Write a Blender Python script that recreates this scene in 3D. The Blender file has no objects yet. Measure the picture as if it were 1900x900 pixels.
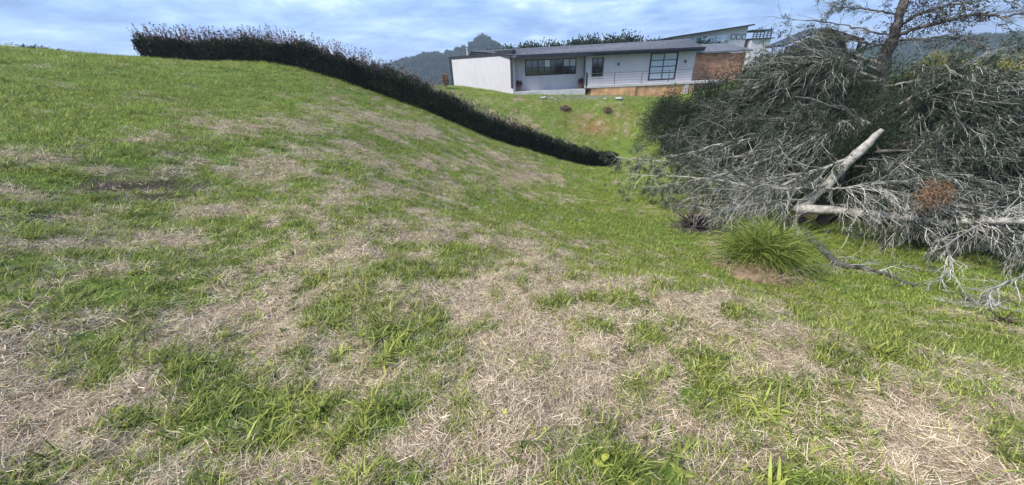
import bpy, math, random
import numpy as np
from mathutils import Vector, Matrix

random.seed(7)
RNG = np.random.default_rng(7)
S = bpy.context.scene
C = S.collection

# ------------------------------------------------------------------ camera
F_PX, HOR, ROLL = 640.0, 128.0, 0.045          # focal length (px of a 1900 px frame), horizon row, roll
PITCH = math.atan((450 - HOR) / F_PX)
RL = math.atan(ROLL)
FW = np.array([0, math.cos(PITCH), -math.sin(PITCH)])
_rt = np.array([1.0, 0, 0]); _up = np.cross(_rt, FW)
RT = _rt * math.cos(RL) - _up * math.sin(RL)
UP = _up * math.cos(RL) + _rt * math.sin(RL)
EYE = 1.6                                       # the eye is the origin, the ground under it at z = -1.6

cam = bpy.data.cameras.new('camera'); camo = bpy.data.objects.new('camera', cam); C.objects.link(camo)
cam.sensor_width = 36; cam.lens = 36 * F_PX / 1900; cam.clip_start = 0.05; cam.clip_end = 6000
camo.matrix_world = Matrix(((RT[0], UP[0], -FW[0], 0), (RT[1], UP[1], -FW[1], 0), (RT[2], UP[2], -FW[2], 0), (0, 0, 0, 1)))
S.camera = camo

# ------------------------------------------------------------------ world, sun, exposure
SUN_EL, SUN_AZ = 47, -112                        # degrees; azimuth clockwise from +Y (ahead)
W = bpy.data.worlds.new('World'); S.world = W; W.use_nodes = True
nt = W.node_tree; nt.nodes.clear()
def wn(t, **k):
    n = nt.nodes.new(t)
    for a, b in k.items(): setattr(n, a, b)
    return n
out = wn('ShaderNodeOutputWorld'); bg = wn('ShaderNodeBackground'); bg.inputs['Strength'].default_value = 0.1
sky = wn('ShaderNodeTexSky', sky_type='NISHITA', sun_disc=False)
sky.sun_elevation = math.radians(SUN_EL); sky.sun_rotation = math.radians(SUN_AZ); sky.dust_density = 0.6
tc = wn('ShaderNodeTexCoord'); sep = wn('ShaderNodeSeparateXYZ')
nt.links.new(tc.outputs['Generated'], sep.inputs[0])
zc = wn('ShaderNodeMath', operation='MAXIMUM'); zc.inputs[1].default_value = 0.0
nt.links.new(sep.outputs['Z'], zc.inputs[0])
za = wn('ShaderNodeMath', operation='ADD'); za.inputs[1].default_value = 0.16
nt.links.new(zc.outputs[0], za.inputs[0])
dv = wn('ShaderNodeVectorMath', operation='SCALE')
inv = wn('ShaderNodeMath', operation='DIVIDE'); inv.inputs[0].default_value = 1.0
nt.links.new(za.outputs[0], inv.inputs[1])
nt.links.new(tc.outputs['Generated'], dv.inputs[0]); nt.links.new(inv.outputs[0], dv.inputs['Scale'])
def wnoise(scale, detail, rough, off, dist=0.0):
    ad = wn('ShaderNodeVectorMath', operation='ADD'); ad.inputs[1].default_value = off
    nt.links.new(dv.outputs[0], ad.inputs[0])
    n = wn('ShaderNodeTexNoise'); n.inputs['Scale'].default_value = scale; n.inputs['Detail'].default_value = detail
    n.inputs['Roughness'].default_value = rough; n.inputs['Distortion'].default_value = dist
    nt.links.new(ad.outputs[0], n.inputs['Vector']); return n
n1 = wnoise(0.75, 6, 0.55, (3.1, 1.7, 0.4), 0.5)
n2 = wnoise(2.1, 7, 0.6, (8.2, 4.4, 2.0), 0.3)
mx = wn('ShaderNodeMath', operation='MULTIPLY_ADD'); mx.inputs[1].default_value = 0.42
m0 = wn('ShaderNodeMath', operation='MULTIPLY'); m0.inputs[1].default_value = 0.58
nt.links.new(n1.outputs['Fac'], m0.inputs[0]); nt.links.new(n2.outputs['Fac'], mx.inputs[0]); nt.links.new(m0.outputs[0], mx.inputs[2])
cr = wn('ShaderNodeValToRGB'); el = cr.color_ramp.elements
el[0].position = 0.39; el[0].color = (1.15, 1.9, 3.7, 1)
el[1].position = 0.63; el[1].color = (4.6, 5.6, 6.9, 1)
e = el.new(0.46); e.color = (1.65, 2.65, 4.9, 1)
e = el.new(0.55); e.color = (2.6, 3.75, 5.7, 1)
nt.links.new(mx.outputs[0], cr.inputs['Fac'])
mixs = wn('ShaderNodeMix', data_type='RGBA'); mixs.inputs['Factor'].default_value = 0.9
nt.links.new(sky.outputs[0], mixs.inputs['A']); nt.links.new(cr.outputs['Color'], mixs.inputs['B'])
nt.links.new(mixs.outputs['Result'], bg.inputs['Color']); nt.links.new(bg.outputs[0], out.inputs[0])

sl = bpy.data.lights.new('sun', 'SUN'); sl.energy = 3.0; sl.angle = math.radians(18); sl.color = (1.0, 0.94, 0.84)
so = bpy.data.objects.new('sun', sl); C.objects.link(so)
_sd = Vector((math.sin(math.radians(SUN_AZ)) * math.cos(math.radians(SUN_EL)), math.cos(math.radians(SUN_AZ)) * math.cos(math.radians(SUN_EL)), math.sin(math.radians(SUN_EL))))
so.rotation_euler = _sd.to_track_quat('Z', 'Y').to_euler(); so.location = (0, 0, 40)
vs = S.view_settings; vs.view_transform = 'Standard'; vs.look = 'None'; vs.gamma = 1; vs.exposure = 1.12; vs.use_curve_mapping = False
S.render.engine = 'CYCLES'; S.cycles.max_bounces = 4; S.cycles.diffuse_bounces = 2; S.cycles.transparent_max_bounces = 8

# ------------------------------------------------------------------ maths helpers
def ray(u, v):
    d = FW * F_PX + RT * (u - 950) - UP * (v - 450)
    return d
def at(u, v, r):                                # the point seen at a pixel, r metres away measured along the ground
    d = ray(u, v); return d * (r / math.hypot(d[0], d[1]))
def on_y(u, v, Y):
    d = ray(u, v); return d * (Y / d[1])
def hash2(ix, iy, seed):
    h = (ix.astype(np.int64) * 374761393 + iy.astype(np.int64) * 668265263 + seed * 1442695041) & 0xFFFFFFFF
    h = ((h ^ (h >> 13)) * 1274126177) & 0xFFFFFFFF
    h = h ^ (h >> 16)
    return (h & 0xFFFFFF) / float(0xFFFFFF)
def vnoise(x, y, seed=0):
    x = np.asarray(x, float); y = np.asarray(y, float)
    ix = np.floor(x); iy = np.floor(y); fx = x - ix; fy = y - iy
    fx = fx * fx * fx * (fx * (fx * 6 - 15) + 10); fy = fy * fy * fy * (fy * (fy * 6 - 15) + 10)
    a = hash2(ix, iy, seed); b = hash2(ix + 1, iy, seed); c = hash2(ix, iy + 1, seed); d = hash2(ix + 1, iy + 1, seed)
    return (a * (1 - fx) + b * fx) * (1 - fy) + (c * (1 - fx) + d * fx) * fy
def fbm(x, y, seed=0, octv=4, rough=0.5):
    s = 0; amp = 1; tot = 0
    for o in range(octv):
        c, q = math.cos(o * 1.1), math.sin(o * 1.1)
        s = s + amp * vnoise((x * c - y * q) * 2 ** o, (x * q + y * c) * 2 ** o, seed + o * 17); tot += amp; amp *= rough
    return s / tot
def sstep(a, b, x):
    t = np.clip((x - a) / (b - a), 0, 1); return t * t * (3 - 2 * t)

# ------------------------------------------------------------------ terrain height from points on the ground
CTRL = []
def g(u, v, r): p = at(u, v, r); CTRL.append(p)
for a in [  # near field, flat around the feet
    (0,90,24),(130,101,24.5),(260,112,27),(400,116,25),(530,122,23.5),(640,155,22.3),(720,184,21.7),(800,212,21.3),(900,255,21.5),(1000,285,22.5),(1130,310,25),
    (0,140,17),(0,200,12.5),(0,300,8),(0,400,6.2),(0,500,4.7),(0,650,3.3),
    (300,150,18.5),(300,200,13.5),(300,300,8.3),(300,400,6),(300,500,4.3),
    (600,190,17.5),(600,240,12.5),(600,300,8.7),(600,400,4.9),(600,500,3.3),
    (850,300,13.5),(850,350,10),(850,400,6.6),(850,470,3.3),
    (1000,350,14),(1000,400,9.3),(1000,450,5.4),(1000,500,2.7),
    (1140,350,17),(1140,400,11.5),(1140,450,7.5),(1140,500,4.6),(1140,560,2.35),
    (1300,400,13),(1300,480,8.6),(1300,520,6.0),(1300,560,2.75),(1200,340,18),
    (1380,530,7.2),(1440,480,9.8),(1500,600,5.4),(1500,560,7.3),(1600,500,10.8),(1600,440,13.2),(1700,480,11.7),(1700,620,6.3),(1700,560,8.5),(1850,560,9.6),(1900,700,5.2),(1900,760,2.75),(1700,690,2.75),(1500,640,2.6),(1900,620,7.4),
    (1160,292,27.5),(1180,268,29),(1150,240,30.5),(1060,230,31),(1000,205,32),(1060,192,33.5),(1150,190,33.2),(960,174,36),(1095,178,36.2),(1222,181,38.2),(838,160,40),(880,190,33),(950,235,29),(1040,270,27.5)]:
    g(*a)
for x, y, z in [(0,0,-1.6),(1,.6,-1.61),(-1,.6,-1.6),(0,1.5,-1.6),(-2,1,-1.58),(2,1,-1.62),(0,-3,-1.55),(-4,-3,-1.2),(4,-3,-1.9),(0,-12,-1.2),(-12,-8,.2),(12,-8,-2.8),(-14,3,-.1),(-22,8,1.3),
                (8,42,-2.1),(0,46,-1.6),(18,42,-1.9),(24,38,-1.9),(-10,44,-1.4),(-22,32,1.3),(-34,20,1.7),(-34,38,.6),(-10,60,-3),(12,60,-1.5),(30,60,-2.4),(45,45,-3),
                (12,24,-3.9),(15,22,-3.4),(18,20,-2.8),(20,17,-2.4),(22,14,-2.3),(24,28,-1.9),(32,20,-2.2),(9.6,11.5,-4.6),(11.5,8,-4.3),(9.5,4.5,-3.9),(17,9,-3.6),(5.5,2,-2.9),(30,0,-2.5),(-30,-10,1.5)]:
    CTRL.append(np.array([x, y, z], float))
CTRL = np.array(CTRL)
def _tps(d2): return 0.5 * d2 * np.log(d2 + 1e-9)
def fit_tps(P, lam):
    n = len(P); d2 = ((P[:, None, :2] - P[None, :, :2]) ** 2).sum(-1)
    A = np.zeros((n + 3, n + 3)); r = np.hypot(P[:, 0], P[:, 1])
    A[:n, :n] = _tps(d2) + np.diag(lam * (0.3 + r))
    A[:n, n] = 1; A[:n, n + 1:] = P[:, :2]; A[n, :n] = 1; A[n + 1:, :n] = P[:, :2].T
    return np.linalg.solve(A, np.concatenate([P[:, 2], [0, 0, 0]]))
TPS = fit_tps(CTRL, 0.05)
FARZ = -14.0
def base_exact(x, y):
    x = np.asarray(x, float).ravel(); y = np.asarray(y, float).ravel(); z = np.empty_like(x)
    for i in range(0, len(x), 40000):
        xs, ys = x[i:i + 40000], y[i:i + 40000]
        r = np.hypot(xs, ys); k = np.minimum(1, 62 / np.maximum(r, 1e-6)); xc, yc = xs * k, ys * k
        d2 = (xc[:, None] - CTRL[None, :, 0]) ** 2 + (yc[:, None] - CTRL[None, :, 1]) ** 2
        z[i:i + 40000] = _tps(d2) @ TPS[:-3] + TPS[-3] + TPS[-2] * xc + TPS[-1] * yc
    r = np.hypot(x, y); t = sstep(48, 150, r)
    return z * (1 - t) + FARZ * t
GX0, GY0, GS = -40.0, -16.0, .25
_gx = np.arange(GX0, 45, GS); _gy = np.arange(GY0, 62, GS)
GZ = base_exact(*[a.ravel() for a in np.meshgrid(_gx, _gy)]).reshape(len(_gy), len(_gx))
def base_h(x, y):                               # the same surface, read from a 25 cm grid where it matters
    fx = (x - GX0) / GS; fy = (y - GY0) / GS; ok = (fx > 1) & (fx < len(_gx) - 2) & (fy > 1) & (fy < len(_gy) - 2)
    i = np.clip(fx, 1, len(_gx) - 3).astype(int); j = np.clip(fy, 1, len(_gy) - 3).astype(int); a = fx - i; b = fy - j
    z = (GZ[j, i] * (1 - a) + GZ[j, i + 1] * a) * (1 - b) + (GZ[j + 1, i] * (1 - a) + GZ[j + 1, i + 1] * a) * b
    if not ok.all(): z[~ok] = base_exact(x[~ok], y[~ok])
    return z
def H(x, y):
    x = np.asarray(x, float).ravel(); y = np.asarray(y, float).ravel()
    r = np.hypot(x, y)
    z = base_h(x, y)
    near = np.exp(-(r / 9.0) ** 2)
    z += near * (0.20 * (fbm(x * 0.9, y * 0.9, 3, 3) - .5) + 0.07 * (fbm(x * 3.3, y * 3.3, 9, 3) - .5))
    z += np.exp(-(r / 45) ** 2) * 0.22 * (fbm(x * 0.33, y * 0.33, 21, 2) - .5)
    return z
def hz(x, y): return float(H([x], [y])[0])
def hit(u, v):                                  # where the ray through a pixel meets the ground
    d = ray(u, v); d = d / np.linalg.norm(d); t = np.geomspace(.5, 120, 900)
    P = d[None] * t[:, None]; below = P[:, 2] < H(P[:, 0], P[:, 1])
    i = int(np.argmax(below)) if below.any() else len(t) - 1
    return P[i]

# ------------------------------------------------------------------ ground cover masks, laid out as ellipses on the ground
def ell(u, v, ru, rv, w=1.0):
    c = hit(u, v)[:2]; a = hit(u + ru, v)[:2] - c; b = hit(u, v + rv)[:2] - c
    M = np.stack([a, b], 1)
    if abs(np.linalg.det(M)) < 1e-4: M = M + np.eye(2) * .1
    return c, np.linalg.inv(M), w
DRY = [ell(*a) for a in [(620,180,45,14),(650,215,80,22),(760,240,60,18),(430,235,110,18),(620,280,100,16),(500,300,60,12),(850,300,80,15),(680,370,130,18),(830,370,40,20),
    (470,400,50,16),(660,470,90,22),(520,540,130,25),(420,590,110,28),(800,440,120,16),(1000,480,60,18),(1090,520,80,22),(870,560,120,34),(600,640,90,22),(1000,640,150,30),(1180,680,130,50),
    (1000,740,180,55),(900,820,150,50),(1330,610,130,34),(1480,670,130,38),(1600,740,120,40),(1760,780,120,26),(120,810,100,32),(50,680,50,30),(250,740,80,26),(1500,860,180,34),(1250,800,110,36),
    (540,870,80,28),(1820,860,80,36),(300,600,60,20),(170,450,60,12),(350,450,60,14),(100,300,60,10),(250,260,60,8),(980,330,60,14),(1350,545,40,20),(640,720,60,30),(1150,590,60,16),(1000,220,80,20,.3),(1150,230,60,25,.4),(1060,205,90,10,.4),(930,520,60,26),(760,400,50,18),(1240,560,70,20),(1420,620,80,24),(1560,690,80,26),(1700,745,70,22)]]
GRN = [ell(*a) for a in [(150,220,200,50),(60,330,80,20),(200,560,170,28),(300,500,70,22),(60,540,80,36),(720,505,36,18),(905,605,44,22),(1140,608,70,20),(630,560,110,20),(450,800,130,50),(350,700,90,34),
    (1290,532,34,14),(1230,505,80,18),(1480,580,120,24),(1700,640,150,34),(1850,690,90,34),(1330,735,70,34),(1660,800,90,36),(1070,715,40,26),(990,745,30,14),(730,770,70,44),(820,840,40,28),(250,860,110,28),
    (1080,862,120,22),(960,405,190,30),(1100,430,140,40),(530,470,70,18),(400,370,110,14),(90,440,60,14),(1420,760,50,30),(240,650,100,24),(560,760,70,28),(740,620,60,18)]]
SOIL = [ell(*a) for a in [(320,340,60,20,1.7),(205,350,64,15,1.4),(70,404,30,12,1.3),(290,368,70,12,1.),(110,372,40,7,.7),(30,440,30,8,.8)]]
REDS = [ell(*a) for a in [(1100,240,44,14,.9),(1075,225,24,10,.6),(1160,215,26,14,.45),(1048,203,20,7,.7),(1240,478,70,12,.42),(1450,562,70,12,.4),(1690,655,110,12,.4),(1560,600,80,10,.3)]]
GRAV = [ell(*a) for a in [(1090,181,90,5,.9)]]
def field(L, x, y):
    s = np.zeros_like(x)
    for c, M, w in L:
        dx, dy = x - c[0], y - c[1]
        q = (M[0, 0] * dx + M[0, 1] * dy) ** 2 + (M[1, 0] * dx + M[1, 1] * dy) ** 2
        s = np.maximum(s, w * np.exp(-q * .9))
    return s
def masks(x, y):
    x = np.asarray(x, float); y = np.asarray(y, float); r = np.hypot(x, y)
    n = fbm(x * .9, y * .9, 31, 4, .6); n2 = fbm(x * 3.1 + 5, y * 3.1, 41, 4, .6); n3 = fbm(x * .35, y * .35, 51, 3)
    d = .53 - .20 * sstep(3.5, 11, r) - .24 * sstep(-3, -10, x) + .5 * (n - .5) + 1.45 * (n2 - .5) + .4 * (n3 - .5) + .9 * (fbm(x * 9, y * 9, 47, 2) - .5) * np.exp(-(r / 9) ** 2)
    d += .45 * field(DRY, x, y) - .33 * field(GRN, x, y) + .04 * sstep(25, 28, y)
    d += .75 * (fbm((x * .92 - y * .25) * .35, (x * .25 + y * .92) * 2.4, 57, 4, .6) - .5) * sstep(4, 9, r)
    d -= .24 * sstep(1.5, 4, x) * sstep(3.0, 4.6, r)
    soil = np.clip(field(SOIL, x, y) * (3.2 * n2 - .8), 0, 1)
    red = np.clip(field(REDS, x, y) * (.5 + 1.0 * n), 0, 1)
    grav = np.clip(field(GRAV, x, y) * (.5 + n), 0, 1)
    return np.clip(d, 0, 1), soil, red, grav

# ------------------------------------------------------------------ materials
def mat(name, c1, c2=None, scale=8, rough=.8, bump=0.0, attr=None, trans=0.0, spec=.25, rnd=0.0, detail=6, bscale=None, metal=0, bands=None):
    m = bpy.data.materials.new(name); m.use_nodes = True; t = m.node_tree; N = t.nodes; L = t.links
    b = N['Principled BSDF']; b.inputs['Roughness'].default_value = rough; b.inputs['Specular IOR Level'].default_value = spec; b.inputs['Metallic'].default_value = metal
    c2 = c2 or tuple(min(1, k * 1.25) for k in c1)
    mxn = N.new('ShaderNodeMix'); mxn.data_type = 'RGBA'; mxn.inputs['A'].default_value = (*c1, 1); mxn.inputs['B'].default_value = (*c2, 1)
    tcn = N.new('ShaderNodeTexCoord'); no = N.new('ShaderNodeTexNoise'); no.inputs['Scale'].default_value = scale; no.inputs['Detail'].default_value = detail
    L.new(tcn.outputs['Object'], no.inputs['Vector'])
    if attr:
        a = N.new('ShaderNodeAttribute'); a.attribute_name = attr; fac = a.outputs['Fac']
        if rnd:
            oi = N.new('ShaderNodeObjectInfo'); ma = N.new('ShaderNodeMath'); ma.operation = 'MULTIPLY_ADD'; ma.inputs[1].default_value = rnd
            sb = N.new('ShaderNodeMath'); sb.operation = 'SUBTRACT'; sb.inputs[1].default_value = .5
            L.new(oi.outputs['Random'], sb.inputs[0]); L.new(sb.outputs[0], ma.inputs[0]); L.new(fac, ma.inputs[2]); ma.use_clamp = True; fac = ma.outputs[0]
    else:
        rp = N.new('ShaderNodeMapRange'); rp.inputs['From Min'].default_value = .32; rp.inputs['From Max'].default_value = .68
        L.new(no.outputs['Fac'], rp.inputs['Value']); fac = rp.outputs[0]
    L.new(fac, mxn.inputs['Factor']); L.new(mxn.outputs['Result'], b.inputs['Base Color'])
    if bump:
        bn = N.new('ShaderNodeBump'); bn.inputs['Strength'].default_value = bump; bn.inputs['Distance'].default_value = .02
        n3 = N.new('ShaderNodeTexNoise'); n3.inputs['Scale'].default_value = bscale or scale * 4; n3.inputs['Detail'].default_value = 6
        L.new(tcn.outputs['Object'], n3.inputs['Vector']); L.new(n3.outputs['Fac'], bn.inputs['Height']); L.new(bn.outputs[0], b.inputs['Normal'])
    if trans:
        tr = N.new('ShaderNodeBsdfTranslucent'); ms = N.new('ShaderNodeMixShader'); ms.inputs[0].default_value = trans
        L.new(mxn.outputs['Result'], tr.inputs['Color']); L.new(b.outputs[0], ms.inputs[1]); L.new(tr.outputs[0], ms.inputs[2])
        L.new(ms.outputs[0], N['Material Output'].inputs['Surface'])
    return m
M = {}
M['blade'] = mat('green_blade', (.05, .085, .014), (.43, .46, .10), attr='tone', rnd=.5, trans=.3, rough=.55, spec=.3)
M['straw'] = mat('dry_straw', (.21, .145, .085), (.95, .79, .57), attr='tone', rnd=.35, trans=.12, rough=.7)
M['turf'] = mat('turf_blade', (.105, .165, .026), (.45, .51, .11), attr='tone', rnd=.6, trans=.3, rough=.6)
M['hedge'] = mat('hedge_leaf', (.009, .014, .008), (.066, .080, .036), attr='tone', trans=.1, rough=.8, spec=.08)
M['shoot'] = mat('pale_shoot', (.20, .13, .13), (.48, .34, .35), attr='tone', trans=.2)
M['stem'] = mat('woody_stem', (.05, .04, .035), (.12, .10, .09), scale=20)
M['bark_pale'] = mat('pale_dead_bark', (.20, .185, .165), (.50, .48, .44), scale=9, rough=.9, bump=.6)
M['bark_dark'] = mat('dark_bark', (.035, .032, .030), (.14, .13, .12), scale=9, rough=.9, bump=.6)
M['twig'] = mat('grey_lichen_twig', (.10, .092, .082), (.60, .58, .53), attr='tone', rough=.9)
M['needle'] = mat('grey_green_sprig', (.018, .028, .018), (.09, .115, .075), attr='tone', trans=.12, rough=.7)
M['ever'] = mat('dark_evergreen_leaf', (.010, .018, .011), (.058, .078, .042), attr='tone', rnd=.3, trans=.12, rough=.6)
M['olive'] = mat('olive_leaf', (.09, .095, .02), (.33, .29, .07), attr='tone', trans=.2)
M['deadleaf'] = mat('brown_dead_leaf', (.085, .045, .024), (.34, .20, .11), attr='tone', trans=.15)
M['reddark'] = mat('dark_red_leaf', (.018, .010, .010), (.085, .035, .03), attr='tone')
M['darkleaf'] = mat('withered_dark_leaf', (.014, .012, .013), (.06, .05, .048), attr='tone')
M['bark_grey'] = mat('grey_bark', (.08, .075, .07), (.27, .255, .235), scale=9, rough=.9, bump=.6)
M['tuss'] = mat('tussock_blade', (.045, .08, .012), (.29, .34, .065), attr='tone', trans=.25, rough=.55)
M['earth'] = mat('brown_earth', (.085, .055, .032), (.26, .185, .115), scale=7, rough=.95, bump=.8)
M['wall'] = mat('white_render', (.49, .475, .515), (.54, .525, .56), scale=.7, rough=.85, bump=.05, bscale=60)
def weather(m):
    t = m.node_tree; N = t.nodes; L = t.links; b = N['Principled BSDF']; src = b.inputs['Base Color'].links[0].from_socket
    tcn = N.new('ShaderNodeTexCoord'); mp = N.new('ShaderNodeMapping'); mp.inputs['Scale'].default_value = (2.2, 2.2, .35); no = N.new('ShaderNodeTexNoise'); no.inputs['Scale'].default_value = 2.0; no.inputs['Detail'].default_value = 8; no.inputs['Roughness'].default_value = .7
    rp = N.new('ShaderNodeValToRGB'); rp.color_ramp.elements[0].position = .33; rp.color_ramp.elements[0].color = (.93, .92, .90, 1); rp.color_ramp.elements[1].position = .58; rp.color_ramp.elements[1].color = (1, 1, 1, 1)
    mu = N.new('ShaderNodeMix'); mu.data_type = 'RGBA'; mu.blend_type = 'MULTIPLY'; mu.inputs['Factor'].default_value = 1
    L.new(tcn.outputs['Object'], mp.inputs[0]); L.new(mp.outputs[0], no.inputs['Vector']); L.new(no.outputs['Fac'], rp.inputs[0]); L.new(src, mu.inputs['A']); L.new(rp.outputs[0], mu.inputs['B']); L.new(mu.outputs['Result'], b.inputs['Base Color'])
weather(M['wall'])
M['trim'] = mat('charcoal_trim', (.018, .02, .03), (.035, .038, .05), scale=3, rough=.5)
M['frame'] = mat('brown_window_frame', (.045, .028, .022), (.075, .05, .04), scale=6, rough=.5)
M['slate'] = mat('grey_shingle_roof', (.075, .08, .10), (.16, .165, .19), scale=3.5, rough=.8, bump=.5)
M['slab'] = mat('pale_concrete', (.42, .42, .43), (.58, .57, .57), scale=2, rough=.9, bump=.2)
M['steel'] = mat('dark_steel', (.09, .09, .10), (.16, .16, .17), rough=.45, metal=.4)
M['stone'] = mat('pale_stone', (.25, .25, .23), (.48, .48, .45), scale=4, rough=.9, bump=.5)
M['clay'] = mat('clay_pot', (.14, .06, .05), (.24, .10, .08), scale=5)
M['box'] = mat('pale_yellow_plastic', (.55, .60, .36), (.68, .72, .46), scale=3, rough=.5)
M['yleaf'] = mat('yellow_leaf', (.35, .38, .05), (.62, .60, .12), attr='tone', trans=.3)
M['woodp'] = mat('weathered_plank', (.10, .11, .11), (.22, .23, .22), scale=5, bump=.3)
M['rust'] = mat('red_brown_post', (.06, .032, .025), (.12, .06, .045), scale=5)
def glassmat(name, c, rough=.06):
    m = bpy.data.materials.new(name); m.use_nodes = True; b = m.node_tree.nodes['Principled BSDF']
    b.inputs['Base Color'].default_value = (*c, 1); b.inputs['Roughness'].default_value = rough; b.inputs['Specular IOR Level'].default_value = .9; b.inputs['IOR'].default_value = 1.6
    return m
M['glass'] = glassmat('dark_glass', (.012, .012, .014))
M['painted_sky'] = glassmat('painted_sky_glass', (.50, .58, .66))  # pale blue base colour paints a sky reflection into the panes
def brickmat(name, c1, c2, mortar, sc):
    m = bpy.data.materials.new(name); m.use_nodes = True; t = m.node_tree; N = t.nodes; L = t.links; b = N['Principled BSDF']; b.inputs['Roughness'].default_value = .9
    tcn = N.new('ShaderNodeTexCoord'); mp = N.new('ShaderNodeMapping'); mp.inputs['Rotation'].default_value = (math.radians(90), 0, 0)
    br = N.new('ShaderNodeTexBrick'); br.inputs['Color1'].default_value = (*c1, 1); br.inputs['Color2'].default_value = (*c2, 1); br.inputs['Mortar'].default_value = (*mortar, 1)
    br.inputs['Scale'].default_value = sc; br.inputs['Mortar Size'].default_value = .015; br.inputs['Brick Width'].default_value = .5; br.inputs['Row Height'].default_value = .16
    no = N.new('ShaderNodeTexNoise'); no.inputs['Scale'].default_value = 2.3; no.inputs['Detail'].default_value = 5
    mu = N.new('ShaderNodeMix'); mu.data_type = 'RGBA'; mu.blend_type = 'MULTIPLY'; mu.inputs['Factor'].default_value = .8
    rp = N.new('ShaderNodeValToRGB'); rp.color_ramp.elements[0].color = (.45, .42, .4, 1); rp.color_ramp.elements[0].position = .3; rp.color_ramp.elements[1].color = (1.2, 1.15, 1.1, 1); rp.color_ramp.elements[1].position = .65
    L.new(tcn.outputs['Object'], mp.inputs[0]); L.new(mp.outputs[0], br.inputs['Vector']); L.new(tcn.outputs['Object'], no.inputs['Vector']); L.new(no.outputs['Fac'], rp.inputs[0])
    L.new(br.outputs['Color'], mu.inputs['A']); L.new(rp.outputs[0], mu.inputs['B']); L.new(mu.outputs['Result'], b.inputs['Base Color'])
    return m
M['brick_o'] = brickmat('orange_brick', (.60, .31, .14), (.70, .40, .20), (.55, .42, .30), 1.5)
M['brick_r'] = brickmat('red_brick', (.38, .155, .085), (.62, .29, .17), (.45, .33, .26), 1.5)
def groundmat():
    m = bpy.data.materials.new('meadow_ground'); m.use_nodes = True; t = m.node_tree; N = t.nodes; L = t.links; b = N['Principled BSDF']; b.inputs['Roughness'].default_value = .95; b.inputs['Specular IOR Level'].default_value = .1
    tcn = N.new('ShaderNodeTexCoord')
    def noise(s, d=8, r=.65):
        n = N.new('ShaderNodeTexNoise'); n.inputs['Scale'].default_value = s; n.inputs['Detail'].default_value = d; n.inputs['Roughness'].default_value = r; L.new(tcn.outputs['Object'], n.inputs['Vector']); return n.outputs['Fac']
    def ramp(f, stops):
        r = N.new('ShaderNodeValToRGB'); e = r.color_ramp.elements
        e[0].position, e[0].color = stops[0][0], (*stops[0][1], 1); e[1].position, e[1].color = stops[-1][0], (*stops[-1][1], 1)
        for p, c in stops[1:-1]: k = e.new(p); k.color = (*c, 1)
        L.new(f, r.inputs[0]); return r.outputs[0]
    def at_(n): a = N.new('ShaderNodeAttribute'); a.attribute_name = n; return a.outputs['Fac']
    def mix(f, a, c):
        x = N.new('ShaderNodeMix'); x.data_type = 'RGBA'; L.new(f, x.inputs['Factor']); L.new(a, x.inputs['A']); L.new(c, x.inputs['B']); return x.outputs['Result']
    fine = noise(38); med = noise(5)
    green = ramp(fine, [(.3, (.03, .04, .012)), (.5, (.11, .165, .032)), (.7, (.22, .29, .065))])
    straw = ramp(fine, [(.3, (.055, .04, .025)), (.5, (.22, .165, .11)), (.7, (.42, .33, .23))])
    soil = ramp(fine, [(.3, (.015, .012, .01)), (.7, (.08, .062, .05))])
    red = ramp(med, [(.3, (.10, .06, .03)), (.7, (.27, .13, .065))])
    grav = ramp(med, [(.3, (.09, .09, .09)), (.7, (.22, .22, .21))])
    # the mask edge is broken up by the fine noise
    ma = N.new('ShaderNodeMath'); ma.operation = 'MULTIPLY_ADD'; ma.inputs[1].default_value = .9; L.new(med, ma.inputs[0])
    sb = N.new('ShaderNodeMath'); sb.operation = 'SUBTRACT'; sb.inputs[1].default_value = .45; L.new(at_('dry'), sb.inputs[0]); L.new(sb.outputs[0], ma.inputs[2])
    rp = N.new('ShaderNodeMapRange'); rp.inputs['From Min'].default_value = .3; rp.inputs['From Max'].default_value = .7; L.new(ma.outputs[0], rp.inputs['Value'])
    c = mix(rp.outputs[0], green, straw); c = mix(at_('soil'), c, soil); c = mix(at_('red'), c, red); c = mix(at_('grav'), c, grav)
    L.new(c, b.inputs['Base Color'])
    bn = N.new('ShaderNodeBump'); bn.inputs['Strength'].default_value = .8; bn.inputs['Distance'].default_value = .04; L.new(noise(22), bn.inputs['Height']); L.new(bn.outputs[0], b.inputs['Normal'])
    return m
M['ground'] = groundmat()

# ------------------------------------------------------------------ mesh helpers
def mesh(name, V, Fq, material=None, tone=None, smooth=False):
    """V (n,3); Fq (m,3 or 4) int array; tone: per-vertex float"""
    V = np.asarray(V, np.float32); Fq = np.asarray(Fq, np.int32); k = Fq.shape[1]
    me = bpy.data.meshes.new(name); me.vertices.add(len(V)); me.vertices.foreach_set('co', V.ravel())
    me.loops.add(Fq.size); me.loops.foreach_set('vertex_index', Fq.ravel())
    me.polygons.add(len(Fq)); me.polygons.foreach_set('loop_start', np.arange(0, Fq.size, k, dtype=np.int32))
    me.polygons.foreach_set('use_smooth', np.full(len(Fq), bool(smooth)))
    me.update(calc_edges=True)
    if tone is not None:
        a = me.attributes.new('tone', 'FLOAT', 'POINT'); a.data.foreach_set('value', np.asarray(tone, np.float32))
    if material: me.materials.append(material)
    return me
def obj(name, me, parent=None, loc=None):
    o = bpy.data.objects.new(name, me); C.objects.link(o)
    if parent: o.parent = parent
    if loc is not None: o.location = loc
    return o
def thing(name, label, cat, loc=(0, 0, 0), group=None, rz=0):
    o = bpy.data.objects.new(name, None); C.objects.link(o); o.location = loc; o.rotation_euler = (0, 0, rz); o.empty_display_size = .2
    return tag(o, label, cat, group)
def tag(o, label, cat, group=None):
    o['label'] = label; o['category'] = cat
    if group: o['group'] = group
    return o
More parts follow.
